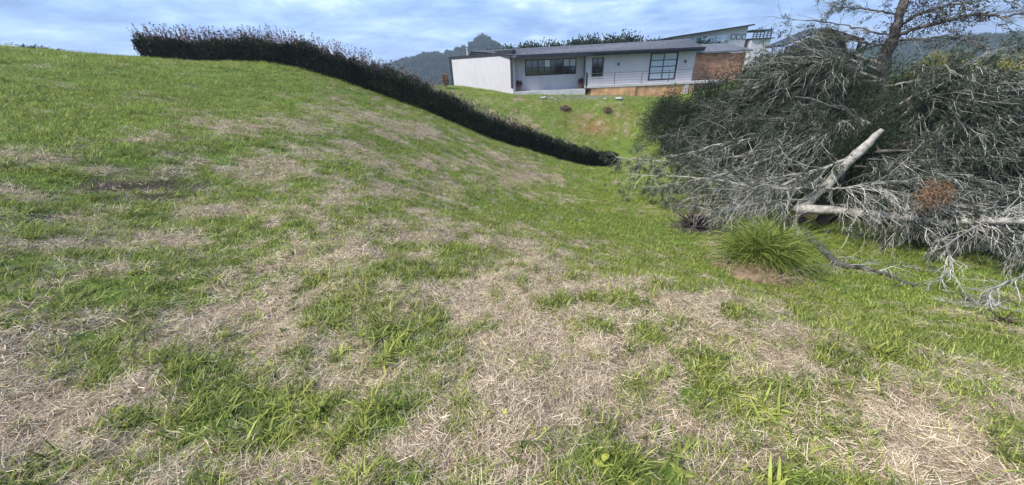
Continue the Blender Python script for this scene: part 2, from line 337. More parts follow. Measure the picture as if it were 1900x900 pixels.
def kind(o, k, label=None):
    o['kind'] = k
    if label: o['label'] = label
    return o
class MB:
    """collects quads of boxes / prisms / tubes"""
    def __init__(s): s.V = []; s.Q = []; s.T = []; s.n = 0
    def add(s, V, Q, tone=.5):
        V = np.asarray(V, float); s.V.append(V); s.Q.append(np.asarray(Q) + s.n); s.n += len(V)
        s.T.append(np.full(len(V), tone) if np.isscalar(tone) else tone)
    def box(s, a, b):
        x0, y0, z0 = a; x1, y1, z1 = b
        s.add([(x0,y0,z0),(x1,y0,z0),(x1,y1,z0),(x0,y1,z0),(x0,y0,z1),(x1,y0,z1),(x1,y1,z1),(x0,y1,z1)],
              [(0,3,2,1),(4,5,6,7),(0,1,5,4),(1,2,6,5),(2,3,7,6),(3,0,4,7)])
    def hexa(s, P): s.add(P, [(0,3,2,1),(4,5,6,7),(0,1,5,4),(1,2,6,5),(2,3,7,6),(3,0,4,7)])
    def tube(s, P, R, sides=5, tone=.5, cap=True):
        P = np.asarray(P, float); n = len(P); R = np.broadcast_to(R, (n,))
        T = np.gradient(P, axis=0); T /= np.linalg.norm(T, axis=1)[:, None] + 1e-9
        ref = np.array([0, 0, 1.]) if abs(T[:, 2]).mean() < .8 else np.array([1., 0, 0])
        A = np.cross(T, ref); A /= np.linalg.norm(A, axis=1)[:, None] + 1e-9; B = np.cross(T, A)
        th = np.arange(sides) * 2 * math.pi / sides
        V = P[:, None] + R[:, None, None] * (np.cos(th)[None, :, None] * A[:, None] + np.sin(th)[None, :, None] * B[:, None])
        i = np.arange(n - 1)[:, None] * sides; j = np.arange(sides)[None]; j2 = (j + 1) % sides
        Q = np.stack([i + j, i + j2, i + sides + j2, i + sides + j], -1).reshape(-1, 4)
        s.add(V.reshape(-1, 3), Q, tone)
        if cap and sides == 6:
            b = (n - 1) * sides
            s.Q.append(np.array([(0,5,4,3),(0,3,2,1),(b,b+1,b+2,b+3),(b,b+3,b+4,b+5)]) + s.n - n * sides)
    def mesh(s, name, m, smooth=False): return mesh(name, np.concatenate(s.V), np.concatenate(s.Q), m, np.concatenate(s.T), smooth)
    def build(s, name, m, parent=None, smooth=False): return obj(name, s.mesh(name, m, smooth), parent)
def unit(v): return v / (np.linalg.norm(v, axis=-1, keepdims=True) + 1e-9)
def rand_dirs(n, rng=RNG): return unit(rng.normal(size=(n, 3)))
def leaf_quads(P, D, Ln, Wd, tone, rng=RNG):
    """a rhombic leaf at each P pointing along D"""
    n = len(P); D = unit(D); A = unit(np.cross(D, rand_dirs(n, rng))); Nn = np.cross(D, A)
    Ln = np.broadcast_to(Ln, (n,))[:, None]; Wd = np.broadcast_to(Wd, (n,))[:, None]
    V = np.stack([P, P + D * Ln * .45 + A * Wd * .5 + Nn * Ln * .06, P + D * Ln, P + D * Ln * .45 - A * Wd * .5 + Nn * Ln * .06], 1).reshape(-1, 3)
    Q = np.arange(4 * n).reshape(n, 4)
    return V, Q, np.repeat(tone, 4)
def leaf_mesh(name, P, D, Ln, Wd, tone, m, rng=RNG):
    V, Q, T = leaf_quads(P, D, Ln, Wd, tone, rng); return mesh(name, V, Q, m, T)

# ------------------------------------------------------------------ the ground
def build_ground():
    N = 560; k = 7.0; a = 1000 / math.sinh(k); s = np.linspace(-1, 1, N); c = a * np.sinh(k * s)
    X, Y = np.meshgrid(c, c + 1.2); x, y = X.ravel(), Y.ravel(); z = H(x, y)
    i = np.arange(N - 1)[:, None] * N + np.arange(N - 1)[None]
    Q = np.stack([i, i + 1, i + N + 1, i + N], -1).reshape(-1, 4)
    me = mesh('ground', np.stack([x, y, z], 1), Q, M['ground'], None, True)
    for nm, v in zip(('dry', 'soil', 'red', 'grav'), masks(x, y)):
        at_ = me.attributes.new(nm, 'FLOAT', 'POINT'); at_.data.foreach_set('value', v.astype(np.float32))
    kind(obj('ground', me), 'structure')
build_ground()

# ------------------------------------------------------------------ grass: prototypes scattered by geometry nodes
def ribbons(n, rng, rad, Lr, Wr, lean, seg, hr=(0, 0), flat=False, droop=1.0, tone=(0, 1)):
    """n curved blades; lean = angle from the vertical (radians, range)"""
    th = rng.uniform(0, 2 * math.pi, n); rr = rad * np.sqrt(rng.uniform(0, 1, n)); ph = rng.uniform(0, 2 * math.pi, n)
    P = np.stack([rr * np.cos(ph), rr * np.sin(ph), rng.uniform(*hr, n)], 1)
    L = rng.uniform(*Lr, n); Wd = rng.uniform(*Wr, n); le = rng.uniform(*lean, n); tn = rng.uniform(*tone, n); cu = rng.normal(0, .5, n) * (1 if flat else .3)
    Vs = []; side0 = None
    pos = P.copy(); ang = th.copy()
    for i in range(seg + 1):
        t = i / seg
        d = np.stack([np.sin(le) * np.cos(ang), np.sin(le) * np.sin(ang), np.cos(le)], 1)
        sd = np.stack([-np.sin(ang), np.cos(ang), np.zeros(n)], 1)
        if flat: sd = unit(sd + .5 * np.stack([np.zeros(n), np.zeros(n), rng.normal(size=n)], 1)) if side0 is None else side0; side0 = sd
        w = Wd * ((1 - t ** 2) * .9 + .1) * .5
        Vs.append(pos - sd * w[:, None]); Vs.append(pos + sd * w[:, None])
        pos = pos + d * (L / seg)[:, None]; le = le + droop * (.5 + .5 * rng.random(n)) / seg if not flat else le + rng.normal(0, .25, n); ang = ang + cu / seg
    V = np.stack(Vs, 1).reshape(-1, 3); m = 2 * (seg + 1)
    if flat: V[:, 2] = np.maximum(V[:, 2], -.004)
    q = np.array([(2 * i, 2 * i + 1, 2 * i + 3, 2 * i + 2) for i in range(seg)])
    Q = (np.arange(n)[:, None, None] * m + q[None]).reshape(-1, 4)
    return V, Q, np.repeat(tn, m)
def scatter(name, label, protos, P, scale, idx, tilt=.12, rng=RNG):
    col = bpy.data.collections.new(name + '_kinds')
    for i, me in enumerate(protos):
        o = bpy.data.objects.new('%s_kind_%02d' % (name, i), me); col.objects.link(o)
    n = len(P); e = .12
    hx = (H(P[:, 0] + e, P[:, 1]) - H(P[:, 0] - e, P[:, 1])) / (2 * e); hy = (H(P[:, 0], P[:, 1] + e) - H(P[:, 0], P[:, 1] - e)) / (2 * e)
    Z = unit(np.stack([-hx, -hy, np.ones(n)], 1) + rng.normal(0, tilt, (n, 3))); t = rng.uniform(0, 2 * math.pi, n)
    X = np.stack([np.cos(t), np.sin(t), np.zeros(n)], 1); X = unit(X - Z * (X * Z).sum(1)[:, None]); Yv = np.cross(Z, X)
    rot = np.stack([np.arctan2(Yv[:, 2], Z[:, 2]), -np.arcsin(np.clip(X[:, 2], -1, 1)), np.arctan2(X[:, 1], X[:, 0])], 1)
    me = bpy.data.meshes.new(name); me.vertices.add(n); me.vertices.foreach_set('co', P.astype(np.float32).ravel())
    for nm, ty, v in (('rot', 'FLOAT_VECTOR', rot), ('scl', 'FLOAT', scale), ('pick', 'INT', idx)):
        a = me.attributes.new(nm, ty, 'POINT')
        a.data.foreach_set('vector' if ty == 'FLOAT_VECTOR' else 'value', np.asarray(v, np.int32 if ty == 'INT' else np.float32).ravel())
    o = obj(name, me); kind(o, 'stuff', label)
    ng = bpy.data.node_groups.new(name, 'GeometryNodeTree'); ng.interface.new_socket('Geometry', in_out='INPUT', socket_type='NodeSocketGeometry'); ng.interface.new_socket('Geometry', in_out='OUTPUT', socket_type='NodeSocketGeometry')
    gi = ng.nodes.new('NodeGroupInput'); go = ng.nodes.new('NodeGroupOutput'); ip = ng.nodes.new('GeometryNodeInstanceOnPoints'); ci = ng.nodes.new('GeometryNodeCollectionInfo')
    ci.inputs['Collection'].default_value = col; ci.inputs['Separate Children'].default_value = True; ci.inputs['Reset Children'].default_value = True
    def na(nm, ty):
        x = ng.nodes.new('GeometryNodeInputNamedAttribute'); x.data_type = ty; x.inputs['Name'].default_value = nm; return x.outputs['Attribute']
    ng.links.new(gi.outputs[0], ip.inputs['Points']); ng.links.new(ci.outputs[0], ip.inputs['Instance']); ip.inputs['Pick Instance'].default_value = True
    ng.links.new(na('pick', 'INT'), ip.inputs['Instance Index']); ng.links.new(na('rot', 'FLOAT_VECTOR'), ip.inputs['Rotation']); ng.links.new(na('scl', 'FLOAT'), ip.inputs['Scale'])
    ng.links.new(ip.outputs[0], go.inputs[0])
    md = o.modifiers.new('scatter', 'NODES'); md.node_group = ng
    return o
def in_view(x, y, z, m=220):
    P = np.stack([x, y, z], 1); d = P @ FW; ok = d > .05; dd = np.maximum(d, .05)
    u = 950 + F_PX * (P @ RT) / dd; v = 450 - F_PX * (P @ UP) / dd
    return ok & (u > -m) & (u < 1900 + m) & (v < 900 + 2.2 * m) & (v > -m)
def sample(rmin, rmax, density, rng=RNG):
    """points on the ground between two radii, in front of the camera"""
    A = math.pi * (rmax ** 2 - rmin ** 2) * 200 / 360; n = int(A * density)
    r = np.sqrt(rng.uniform(rmin ** 2, rmax ** 2, n)); t = rng.uniform(-100, 100, n) * math.pi / 180
    x, y = r * np.sin(t), r * np.cos(t); z = H(x, y)
    k = in_view(x, y, z); return np.stack([x, y, z], 1)[k]
def protos(n, m, fn):
    L = []
    for i in range(n):
        rng = np.random.default_rng(100 + i); V, Q, T = fn(rng); L.append(mesh('clump', V, Q, m, T))
    return L
def cat2(*a):
    V = []; Q = []; T = []; n = 0
    for v, q, t in a: V.append(v); Q.append(q + n); T.append(t); n += len(v)
    return np.concatenate(V), np.concatenate(Q), np.concatenate(T)
def build_grass():
    rng = RNG
    # straw mats: thin dry stalks lying across each other
    straw = protos(8, M['straw'], lambda g_: cat2(ribbons(24, g_, .13, (.05, .16), (.002, .004), (1.25, 1.65), 3, (.0, .022), flat=True), ribbons(40, g_, .14, (.02, .07), (.0018, .0035), (1.3, 1.7), 2, (.0, .012), flat=True, tone=(0, .8)),
                                                  ribbons(8, g_, .12, (.04, .10), (.002, .0035), (.5, 1.3), 2, (0, .01), droop=.8)))
    tuft = protos(8, M['blade'], lambda g_: cat2(ribbons(20, g_, .05, (.05, .13), (.004, .008), (.2, 1.15), 3, droop=1.1), ribbons(10, g_, .09, (.03, .07), (.003, .006), (.3, 1.3), 2, droop=.8)))
    broad = protos(5, M['blade'], lambda g_: ribbons(13, g_, .05, (.07, .17), (.009, .017), (.3, 1.2), 4, droop=1.3, tone=(.2, 1)))
    turf = protos(6, M['turf'], lambda g_: ribbons(70, g_, .22, (.03, .085), (.004, .008), (.2, 1.3), 2, droop=.9))
    # straw near / mid / far
    def place(dens, keep, r0, r1):
        P = sample(r0, r1, dens, rng); d, so_, re, gr = masks(P[:, 0], P[:, 1]); k = rng.random(len(P)) < keep(d, so_, re, gr, P); return P[k]
    hedge_side = lambda P: P[:, 1] < 200
    A = [place(430, lambda d, s, re, gr, P: (.10 + .9 * sstep(.12, .80, d)) * np.clip(1 - s * 1.08, 0, 1), .3, 3.2), place(170, lambda d, s, re, gr, P: (.10 + .9 * sstep(.12, .80, d)) * np.clip(1 - s * 1.08, 0, 1), 3.2, 7), place(75, lambda d, s, re, gr, P: sstep(.12, .8, d) * (1 - s * .8), 7, 16), place(20, lambda d, s, re, gr, P: sstep(.15, .8, d), 16, 34)]
    sc = np.concatenate([rng.uniform(.42, .85, len(A[0])), rng.uniform(.6, 1.1, len(A[1])), rng.uniform(.9, 1.4, len(A[2])), rng.uniform(1.4, 2.0, len(A[3]))]); P = np.concatenate(A)
    scatter('straw', 'matted dry cut grass lying in pale patches over the slope', straw, P, sc, rng.integers(0, 8, len(P)), .14)
    gk = lambda d, s, re, gr, P: (1 - sstep(.12, .80, d)) * np.clip(1 - s * 1.1, 0, 1) * (.35 + .9 * fbm(P[:, 0] * 4, P[:, 1] * 4, 77, 3)) * (1 - re * .8) * (1 - gr) + .018
    A = [place(300, gk, .3, 3.2), place(150, gk, 3.2, 7), place(40, gk, 7, 16), place(8, gk, 16, 36)]
    sc = np.concatenate([rng.uniform(.5, 1.1, len(A[0])), rng.uniform(.6, 1.15, len(A[1])), rng.uniform(.8, 1.5, len(A[2])), rng.uniform(1.3, 2.0, len(A[3]))]); P = np.concatenate(A)
    scatter('grass', 'green grass tufts growing through the dry cut grass', tuft, P, sc, rng.integers(0, 8, len(P)))
    bk = lambda d, s, re, gr, P: (1 - sstep(.2, .5, d)) * sstep(.45, .62, fbm(P[:, 0] * 2.2, P[:, 1] * 2.2, 87, 3)) * (1 - s)
    A = [place(70, bk, .3, 3.2), place(30, bk, 3.2, 8)]
    P = np.concatenate(A); scatter('broad_grass', 'broad bladed green grass clumps in the near meadow', broad, P, rng.uniform(.5, 1.15, len(P)), rng.integers(0, 5, len(P)))
    weed = protos(5, M['blade'], lambda g_: ribbons(9, g_, .02, (.03, .065), (.014, .026), (.7, 1.45), 3, droop=.6, tone=(.1, .8)))
    wk = lambda d, s, re, gr, P: sstep(.5, .66, fbm(P[:, 0] * 3.1, P[:, 1] * 3.1, 97, 3)) * (1 - s)
    P = np.concatenate([place(60, wk, .3, 3.2), place(25, wk, 3.2, 7)]); scatter('weeds', 'low broadleaf weeds among the straw and grass', weed, P, rng.uniform(.5, 1.3, len(P)), rng.integers(0, 5, len(P)), .3)
    tk = lambda d, s, re, gr, P: (.25 + .75 * (1 - sstep(.3, .75, d))) * (1 - s * .9) * (1 - re * .85) * (1 - gr)
    A = [place(60, tk, .3, 3.5), place(42, tk, 3.5, 8), place(17, tk, 8, 18), place(11, tk, 18, 40)]
    sc = np.concatenate([rng.uniform(.5, .8, len(A[0])), rng.uniform(.7, 1.1, len(A[1])), rng.uniform(1.0, 1.7, len(A[2])), rng.uniform(1.3, 2.1, len(A[3]))]); P = np.concatenate(A)
    scatter('turf', 'short green turf covering the hillside', turf, P, sc, rng.integers(0, 6, len(P)))
build_grass()

# ------------------------------------------------------------------ the hedge along the ridge
def interp(L, t):
    L = np.array(L, float); s = np.concatenate([[0], np.cumsum(np.linalg.norm(np.diff(L[:, :2], axis=0), axis=1))]); s /= s[-1]
    return np.stack([np.interp(t, s, L[:, i]) for i in range(L.shape[1])], -1), s
def build_hedge():
    rng = np.random.default_rng(5)
    base = [at(u, v, r) for u, v, r in ((262,112,27),(400,116,25),(530,122,23.5),(640,155,22.3),(720,184,21.7),(800,212,21.3),(900,255,21.5),(1000,285,22.5),(1080,300,23.8),(1140,310,25.2))]
    hts = [1.0, .95, 1.1, 1.3, 1.4, 1.4, 1.35, 1.25, 1.05, .9]
    L = [(p[0], p[1] + .55, h) for p, h in zip(base, hts)]
    t = thing('hedge', 'long dark clipped hedge running down the ridge towards the valley', 'hedge', (L[4][0], L[4][1], hz(L[4][0], L[4][1])))
    o = np.array(t.location)
    n = 125000; q, s = interp(L, rng.random(n)); dirn = unit(np.gradient(np.array(L)[:, :2], axis=0)); 
    tt = rng.random(n); q, s = interp(L, tt); nx = np.interp(tt, s, -dirn[:, 1]); ny = np.interp(tt, s, dirn[:, 0])
    # cross-section: boxy, denser at the surface; outline wobbles
    a = rng.uniform(0, math.pi, n); rad = rng.uniform(.55, 1.0, n) ** .6; low = rng.random(n) < .62; side = np.where(rng.random(n) < .7, -1, 1)
    wob = 1 + .28 * (fbm(tt * 70, a * 1.2, 5, 3) - .5) * 2
    ww = .62 * np.sign(np.cos(a)) * np.abs(np.cos(a)) ** .55 * rad * wob; hh = np.abs(np.sin(a)) ** .5 * rad * q[:, 2] * (1 + .30 * (fbm(tt * 75, tt * 0 + 3, 8, 4, .65) - .5) * 2 + .34 * (vnoise(tt * 24, tt * 0 + 9, 18) - .5))
    ww = np.where(low, side * .6 * wob * rng.uniform(.3, 1, n) ** .5, ww); hh = np.where(low, rng.uniform(.0, .85, n) * q[:, 2], hh); ww *= .8 + .2 * np.minimum(1, hh / .4)
    x, y = q[:, 0] + nx * ww, q[:, 1] + ny * ww; z = H(x, y) + hh
    P = np.stack([x, y, z], 1) - o; D = np.stack([nx * np.cos(a) * 1.0, ny * np.cos(a), np.sin(a) * .9 + .2], 1) + rng.normal(0, .6, (n, 3))
    obj('foliage', leaf_mesh('foliage', P, D, rng.uniform(.07, .15, n), rng.uniform(.04, .075, n), np.clip(rng.normal(.22, .25, n) + .8 * (fbm(tt * 26, hh * 1.3, 28, 3) - .45) + .30 * sstep(.6, 1.05, hh / q[:, 2]) + (rng.random(n) < .06) * .6, 0, 1.5), M['hedge'], rng), t)  # tone rises towards the crest: lit hedge tops painted into the leaf colour
    # upright shoots on the crest, thickest over the left half
    mb = MB(); LP = []; LD = []
    m = 900
    tt = rng.beta(1.0, 1.6, m); q, s = interp(L, tt); nx = np.interp(tt, s, -dirn[:, 1]); ny = np.interp(tt, s, dirn[:, 0])
    for i in range(m):
        w = rng.uniform(-.5, .5); x, y = q[i, 0] + nx[i] * w, q[i, 1] + ny[i] * w; z0 = hz(x, y) + q[i, 2] * .7
        left = 1 - .55 * sstep(.35, .75, tt[i]); Ln = q[i, 2] * .3 + rng.uniform(.15, .75) * left * (1.0 if tt[i] > .02 else .7)
        d = unit(np.array([rng.normal(0, .28) - .25 * (tt[i] < .06), rng.normal(0, .2), 1])); p = np.array([x, y, z0]) - o
        pts = np.stack([p, p + d * Ln * .5, p + d * Ln + np.array([rng.normal(0, .04), 0, 0])]); mb.tube(pts, [.008, .006, .003], 3, rng.uniform(0, 1))
        k = rng.integers(7, 13); f = rng.uniform(.25, 1, k)[:, None]
        LP.append(pts[0] + (pts[2] - pts[0]) * f); LD.append(d[None] * .8 + rand_dirs(k, rng))
    kind(mb.build('shoots', M['shoot'], t), 'stuff')
    LP = np.concatenate(LP); LD = np.concatenate(LD); n = len(LP); pale = rng.random(n) < .5
    obj('shoot_leaves', leaf_mesh('shoot_leaves', LP[~pale], LD[~pale], .11, .05, rng.random((~pale).sum()) * .6, M['hedge'], rng), t)
    obj('pink_tips', leaf_mesh('pink_tips', LP[pale], LD[pale], .09, .04, rng.random(pale.sum()), M['shoot'], rng), t)
    mb = MB()
    for i in range(110):
        q1, _ = interp(L, np.array([(i + .5) / 110])); x, y, h = q1[0]; z = hz(x, y); p = np.array([x, y, z - .08]) - o
        mb.tube(np.stack([p, p + [rng.normal(0, .05), 0, h * .4], p + [rng.normal(0, .15), rng.normal(0, .1), h * .85]]), [.03, .022, .01], 5, .5)
    kind(mb.build('stems', M['stem'], t), 'stuff')
build_hedge()

# ------------------------------------------------------------------ the white house
def quadbox(name, m, parent, A, B, z0a, z1a, z0b, z1b, thick, back=True):
    """a wall slab from plan point A to plan point B, thickness to the back, with its own heights at both ends"""
    A = np.array(A, float); B = np.array(B, float); d = unit(B - A); n = np.array([-d[1], d[0]])
    if n[1] < 0: n = -n
    n = n * thick * (1 if back else -1)
    b = MB(); b.hexa([(*A, z0a), (*B, z0b), (*(B + n), z0b), (*(A + n), z0a), (*A, z1a), (*B, z1b), (*(B + n), z1b), (*(A + n), z1a)])
    return b.build(name, m, parent)
def bx(name, m, parent, a, b): k = MB(); k.box(a, b); return k.build(name, m, parent)
def panes(win, x0, x1, z0, z1, y, nx, nz, bar, glassm, framem, depth=.06):
    """glass panes and glazing bars in an opening of the y plane"""
    bx('frame_rail', framem, win, (x0 - .03, y - .05, z1), (x1 + .03, y + .05, z1 + bar)); bx('frame_rail', framem, win, (x0 - .03, y - .05, z0 - bar), (x1 + .03, y + .05, z0))
    cw, ch = (x1 - x0) / nx, (z1 - z0) / nz
    for i in range(nx + 1):
        wbar = bar if i in (0, nx) or (nx > 3 and i % 2 == 0) else bar * .6
        x = x0 + i * cw; bx('mullion', framem, win, (x - wbar / 2, y - .045, z0 + .001), (x + wbar / 2, y + .045, z1 - .001))
    for j in range(1, nz):
        z = z0 + j * ch
        for i in range(nx): bx('glazing_bar', framem, win, (x0 + i * cw + bar / 2, y - .03, z - bar * .3), (x0 + (i + 1) * cw - bar / 2, y + .03, z + bar * .3))
    for i in range(nx):
        for j in range(nz):
            bx('pane', glassm if not callable(glassm) else glassm(i, j), win, (x0 + i * cw + .01, y + .005 + .002 * ((i + j) % 2), z0 + j * ch + .01), (x0 + (i + 1) * cw - .01, y + .018, z0 + (j + 1) * ch - .01))
YF = 36.0; K = YF / 33
def build_house():
    h = thing('house', 'white single storey house with grey roof on the slope beyond the hedge', 'house', (0, 0, 0))
    xA, xM, xR = .78, 7.0 * K, 16.3 * K; zE, zS = .86 * K, -1.5 * K
    YP = YF + .9                                                     # the porch wall stands back
    # porch wall with the band window: built as pieces round the opening
    x0, x1, z0, z1 = 1.83 * K * YP / YF, 6.13 * K * YP / YF, -.56 * K, .57 * K
    pw = bx('wall', M['wall'], h, (xA, YP, -2.6), (x0 - .06, YP + .25, zE)); bx('wall', M['wall'], h, (x1 + .06, YP, -2.6), (xM + .2, YP + .25, zE))
    bx('wall', M['wall'], h, (x0 - .06, YP, -2.6), (x1 + .06, YP + .25, z0 - .08)); bx('wall', M['wall'], h, (x0 - .06, YP, z1 + .08), (x1 + .06, YP + .25, zE))
    w = obj('window', None, h); w.empty_display_size = .1; w['label'] = 'long brown band window with small square panes'
    panes(w, x0, x1, z0, z1, YP + .08, 8, 2, .09, lambda i, j: M['painted_sky'] if (i, j) in ((7, 1), (6, 1), (3, 1)) else M['glass'], M['frame'])  # a few upper panes carry the painted sky reflection
    bx('plinth', M['slab'], h, (xA + .1, YF - .35, -2.75), (xM - .02, YP - .002, -1.98))
    # right wing
    def hole_wall(xa, xb, holes, y, zb, zt):
        xs = xa
        for (hx0, hx1, hz0, hz1) in holes:
            bx('wall', M['wall'], h, (xs, y, zb), (hx0, y + .25, zt))
            if hz0 > zb: bx('wall', M['wall'], h, (hx0 + .001, y, zb), (hx1 - .001, y + .25, hz0))
            if hz1 < zt: bx('wall', M['wall'], h, (hx0 + .001, y, hz1), (hx1 - .001, y + .25, zt))
            xs = hx1
        bx('wall', M['wall'], h, (xs, y, zb), (xb, y + .25, zt))
    door = (7.5 * K, 8.52 * K, -.92 * K, .56 * K); big = (12.45 * K, 14.85 * K, -1.40 * K, .72 * K)
    hole_wall(xM, xR, [door, big], YF, zS - .12, zE)
    bx('wall', M['wall'], h, (xM, YF + .251, zS - .12), (xM + .25, YP + .3, zE)); bx('wall', M['wall'], h, (xR - .25, YF + .251, zS - .12), (xR, YF + 7.5, zE))
    w = obj('window', None, h); w.empty_display_size = .1; w['label'] = 'narrow brown casement window with white surround'
    panes(w, door[0] + .08, door[1] - .08, door[2] + .08, door[3] - .08, YF + .07, 2, 3, .09, M['glass'], M['frame'])
    sf = MB(); t = .11
    for a, b in (((door[0] - t, YF - .03, door[2] - t), (door[0], YF - .002, door[3] + t)), ((door[1], YF - .03, door[2] - t), (door[1] + t, YF - .002, door[3] + t)), ((door[0] + .002, YF - .03, door[3]), (door[1] - .002, YF - .002, door[3] + t)), ((door[0] + .002, YF - .05, door[2] - t), (door[1] - .002, YF - .002, door[2]))): sf.box(a, b)
    sf.build('surround', M['wall'], w)
    w = obj('window', None, h); w.empty_display_size = .1; w['label'] = 'tall black framed window with eight pale panes'
    panes(w, big[0] + .09, big[1] - .09, big[2] + .09, big[3] - .09, YF + .05, 2, 4, .10, M['painted_sky'], M['trim'])
    for u, v in ((1147, 119), (1271, 114)):
        p = on_y(u, v, YF); b = MB(); b.tube(np.array([(p[0], YF - .02, p[2]), (p[0], YF - .12, p[2])]), .03, 6); b.tube(np.array([(p[0], YF - .12, p[2] - .12), (p[0], YF - .12, p[2] + .12)]), [.06, .085], 6); b.build('wall_lamp', M['trim'], h)
    # balcony slab, brick base, column
    bx('balcony', M['slab'], h, (xM - .05, YF - 1.0, -1.74 * K), (18.6 * K, YF - .002, -1.56 * K))
    bx('brick_base', M['brick_o'], h, (7.4 * K, YF - .96, -3.6), (11.2 * K, YF + .4, -1.742 * K)); bx('brick_base', M['brick_o'], h, (11.25 * K, YF - .9, -3.9), (16.2 * K, YF + .4, -1.742 * K))
    bx('column', M['wall'], h, (15.4 * K, YF - .95, -4.0), (15.75 * K, YF - .62, -1.742 * K))
    ra = obj('railing', None, h); ra.empty_display_size = .1
    yr = YF - .94; zt = -.62 * K; zb = -1.558 * K; xe = 18.5 * K
    for x in np.linspace(xM, xe, 6): bx('post', M['steel'], ra, (x - .025, yr - .025, zb), (x + .025, yr + .025, zt))
    bx('post', M['trim'], ra, (xM - .14, yr - .05, zb - .3), (xM - .04, yr + .05, zt + .12))
    for k in range(4): z = zt - .02 - k * .21; b = MB(); b.tube(np.array([(xM, yr, z), (xe, yr, z)]), .014 if k else .022, 6); b.build('rail', M['steel'], ra)
    # roof: eave in front, ridge behind, hipped right end
    eY, rY = YF - .75, 40.0; zr = 1.62 * rY / 33; xl = -3.3; xr = 15.5 * rY / 33; ze = zE + .12; xe = 16.9 * eY / 33
    bY = 45.0
    rp = lambda dz: [(xA + .28, eY, ze + dz), (xe, eY, ze + dz), (xe, bY, ze + dz), (xl - 1, bY, ze + dz), (xr, rY, zr + dz), (xl, rY, zr - .2 + dz)]
    V = np.array(rp(.0) + rp(-.16)); me = bpy.data.meshes.new('roof')
    me.from_pydata([tuple(v) for v in V], [], [(0, 1, 4, 5), (1, 2, 4), (2, 3, 5, 4), (3, 0, 5), (6, 11, 10, 7), (7, 10, 8), (8, 10, 11, 9), (9, 11, 6), (0, 6, 7, 1), (1, 7, 8, 2), (2, 8, 9, 3), (3, 9, 6, 0)]); me.materials.append(M['slate'])
    roof = obj('roof', me, h)
    # courses of shingles as real steps
    for k in range(1, 9):
        f0, f1 = (k - .0) / 9.5, (k + .9) / 9.5
        pa = lambda f, sx: np.array([(xA + .28) * (1 - f) + xl * f if sx == 0 else xe * (1 - f) + xr * f, eY * (1 - f) + rY * f, (ze) * (1 - f) + (zr - (.2 if sx == 0 else 0)) * f])
        b = MB(); u3 = np.array([0, -.22, .975]); th = .02
        a0, a1, c0, c1 = pa(f0, 0), pa(f0, 1), pa(f1, 0), pa(f1, 1)
        b.hexa([a0 + u3 * .004, a1 + u3 * .004, c1 + u3 * .004, c0 + u3 * .004, a0 + u3 * .035, a1 + u3 * .035, c1 + u3 * .008, c0 + u3 * .008]); b.build('shingle_course', M['slate'], roof)
    bx('fascia', M['trim'], h, (xA + .3, eY - .04, ze - .30), (xe + .1, eY - .003, ze + .03))
    bx('gutter', M['trim'], roof, (xM + .3, eY - .16, ze - .12), (xe + .12, eY - .043, ze + .0))
    bx('soffit', M['trim'], h, (xA + .3, eY, ze - .20), (xe - .02, YF + 1.2, ze - .165))
    b = MB(); b.tube(np.array([(xM - .16, YF - .1, -1.5), (xM - .16, YF - .1, zE - .05)]), .05, 6); b.build('downpipe', M['trim'], h)
    # left wing
    A = np.array([xA, YF]); B = on_y(834, 112, 41)[:2]; top = 1.14
    quadbox('wing_wall', M['wall'], h, B, A, -2.2, top, -2.45, top, .3)
    d = unit(A - B); nrm = np.array([d[1], -d[0]]); 
    if nrm[1] > 0: nrm = -nrm
    def strip(nm, a, b, z0, z1, out0, out1):
        k = MB(); p = [a + nrm * out1, b + nrm * out1, b + nrm * out0, a + nrm * out0]; k.hexa([(*q, z0) for q in p] + [(*q, z1) for q in p]); return k.build(nm, M['trim'], h)
    strip('trim_post', B - d * .02, B + d * .28, -2.2, top + .02, .003, .06); strip('trim_post', A - d * .22, A - d * .0, -1.65, top + .02, .003, .06)
    strip('parapet', B - d * .1, A + d * .05, top, top + .24, -.5, .05); strip('parapet_box', A - d * 1.9, A + d * .1, top + .2, top + .42, -.45, .07)
    quadbox('wing_side', M['wall'], h, A + np.array([0.0, .3]), A + np.array([.02, 3.0]), -2.4, top, -2.4, top, -.25)
    q = MB(); Bn = B + np.array([.6, .4]); q.hexa([(*(A + [-.3, .4]), top - .1), (*(A + [-.3, 4]), top + .4), (*(Bn + [1.5, 3.5]), top + .4), (*Bn, top - .1), (*(A + [-.3, .4]), top + .1), (*(A + [-.3, 4]), top + .5), (*(Bn + [1.5, 3.5]), top + .5), (*Bn, top + .1)]); q.build('wing_roof', M['slate'], h)
    c = on_y(868, 104, 39.5); b = MB(); b.tube(np.array([(c[0], 39.5, 1.0), (c[0], 39.5, 1.95)]), .10, 6); b.tube(np.array([(c[0], 39.5, 1.95), (c[0], 39.5, 2.05)]), .15, 6); b.build('chimney_pipe', M['slab'], h)
    # red brick annex with its own roof
    bx('brick_wall', M['brick_r'], h, (16.35 * K + .05, YF + 1.0, -3.2), (20.6 * K * 37 / 36, YF + 1.3, .52)); bx('brick_wall', M['brick_r'], h, (20.6 * K * 37 / 36 - .3, YF + 1.301, -3.0), (20.6 * K * 37 / 36, YF + 6, .52))
    k = MB(); xa, xb = 16.2 * K, 20.9 * K * 37 / 36; k.hexa([(xa, 36.6, .56), (xb, 36.6, .56), (xb + .3, 41.5, 1.38), (xa, 41.5, 1.38), (xa, 36.6, .70), (xb, 36.6, .70), (xb + .3, 41.5, 1.52), (xa, 41.5, 1.52)]); k.build('annex_roof', M['slate'], h)
build_house()

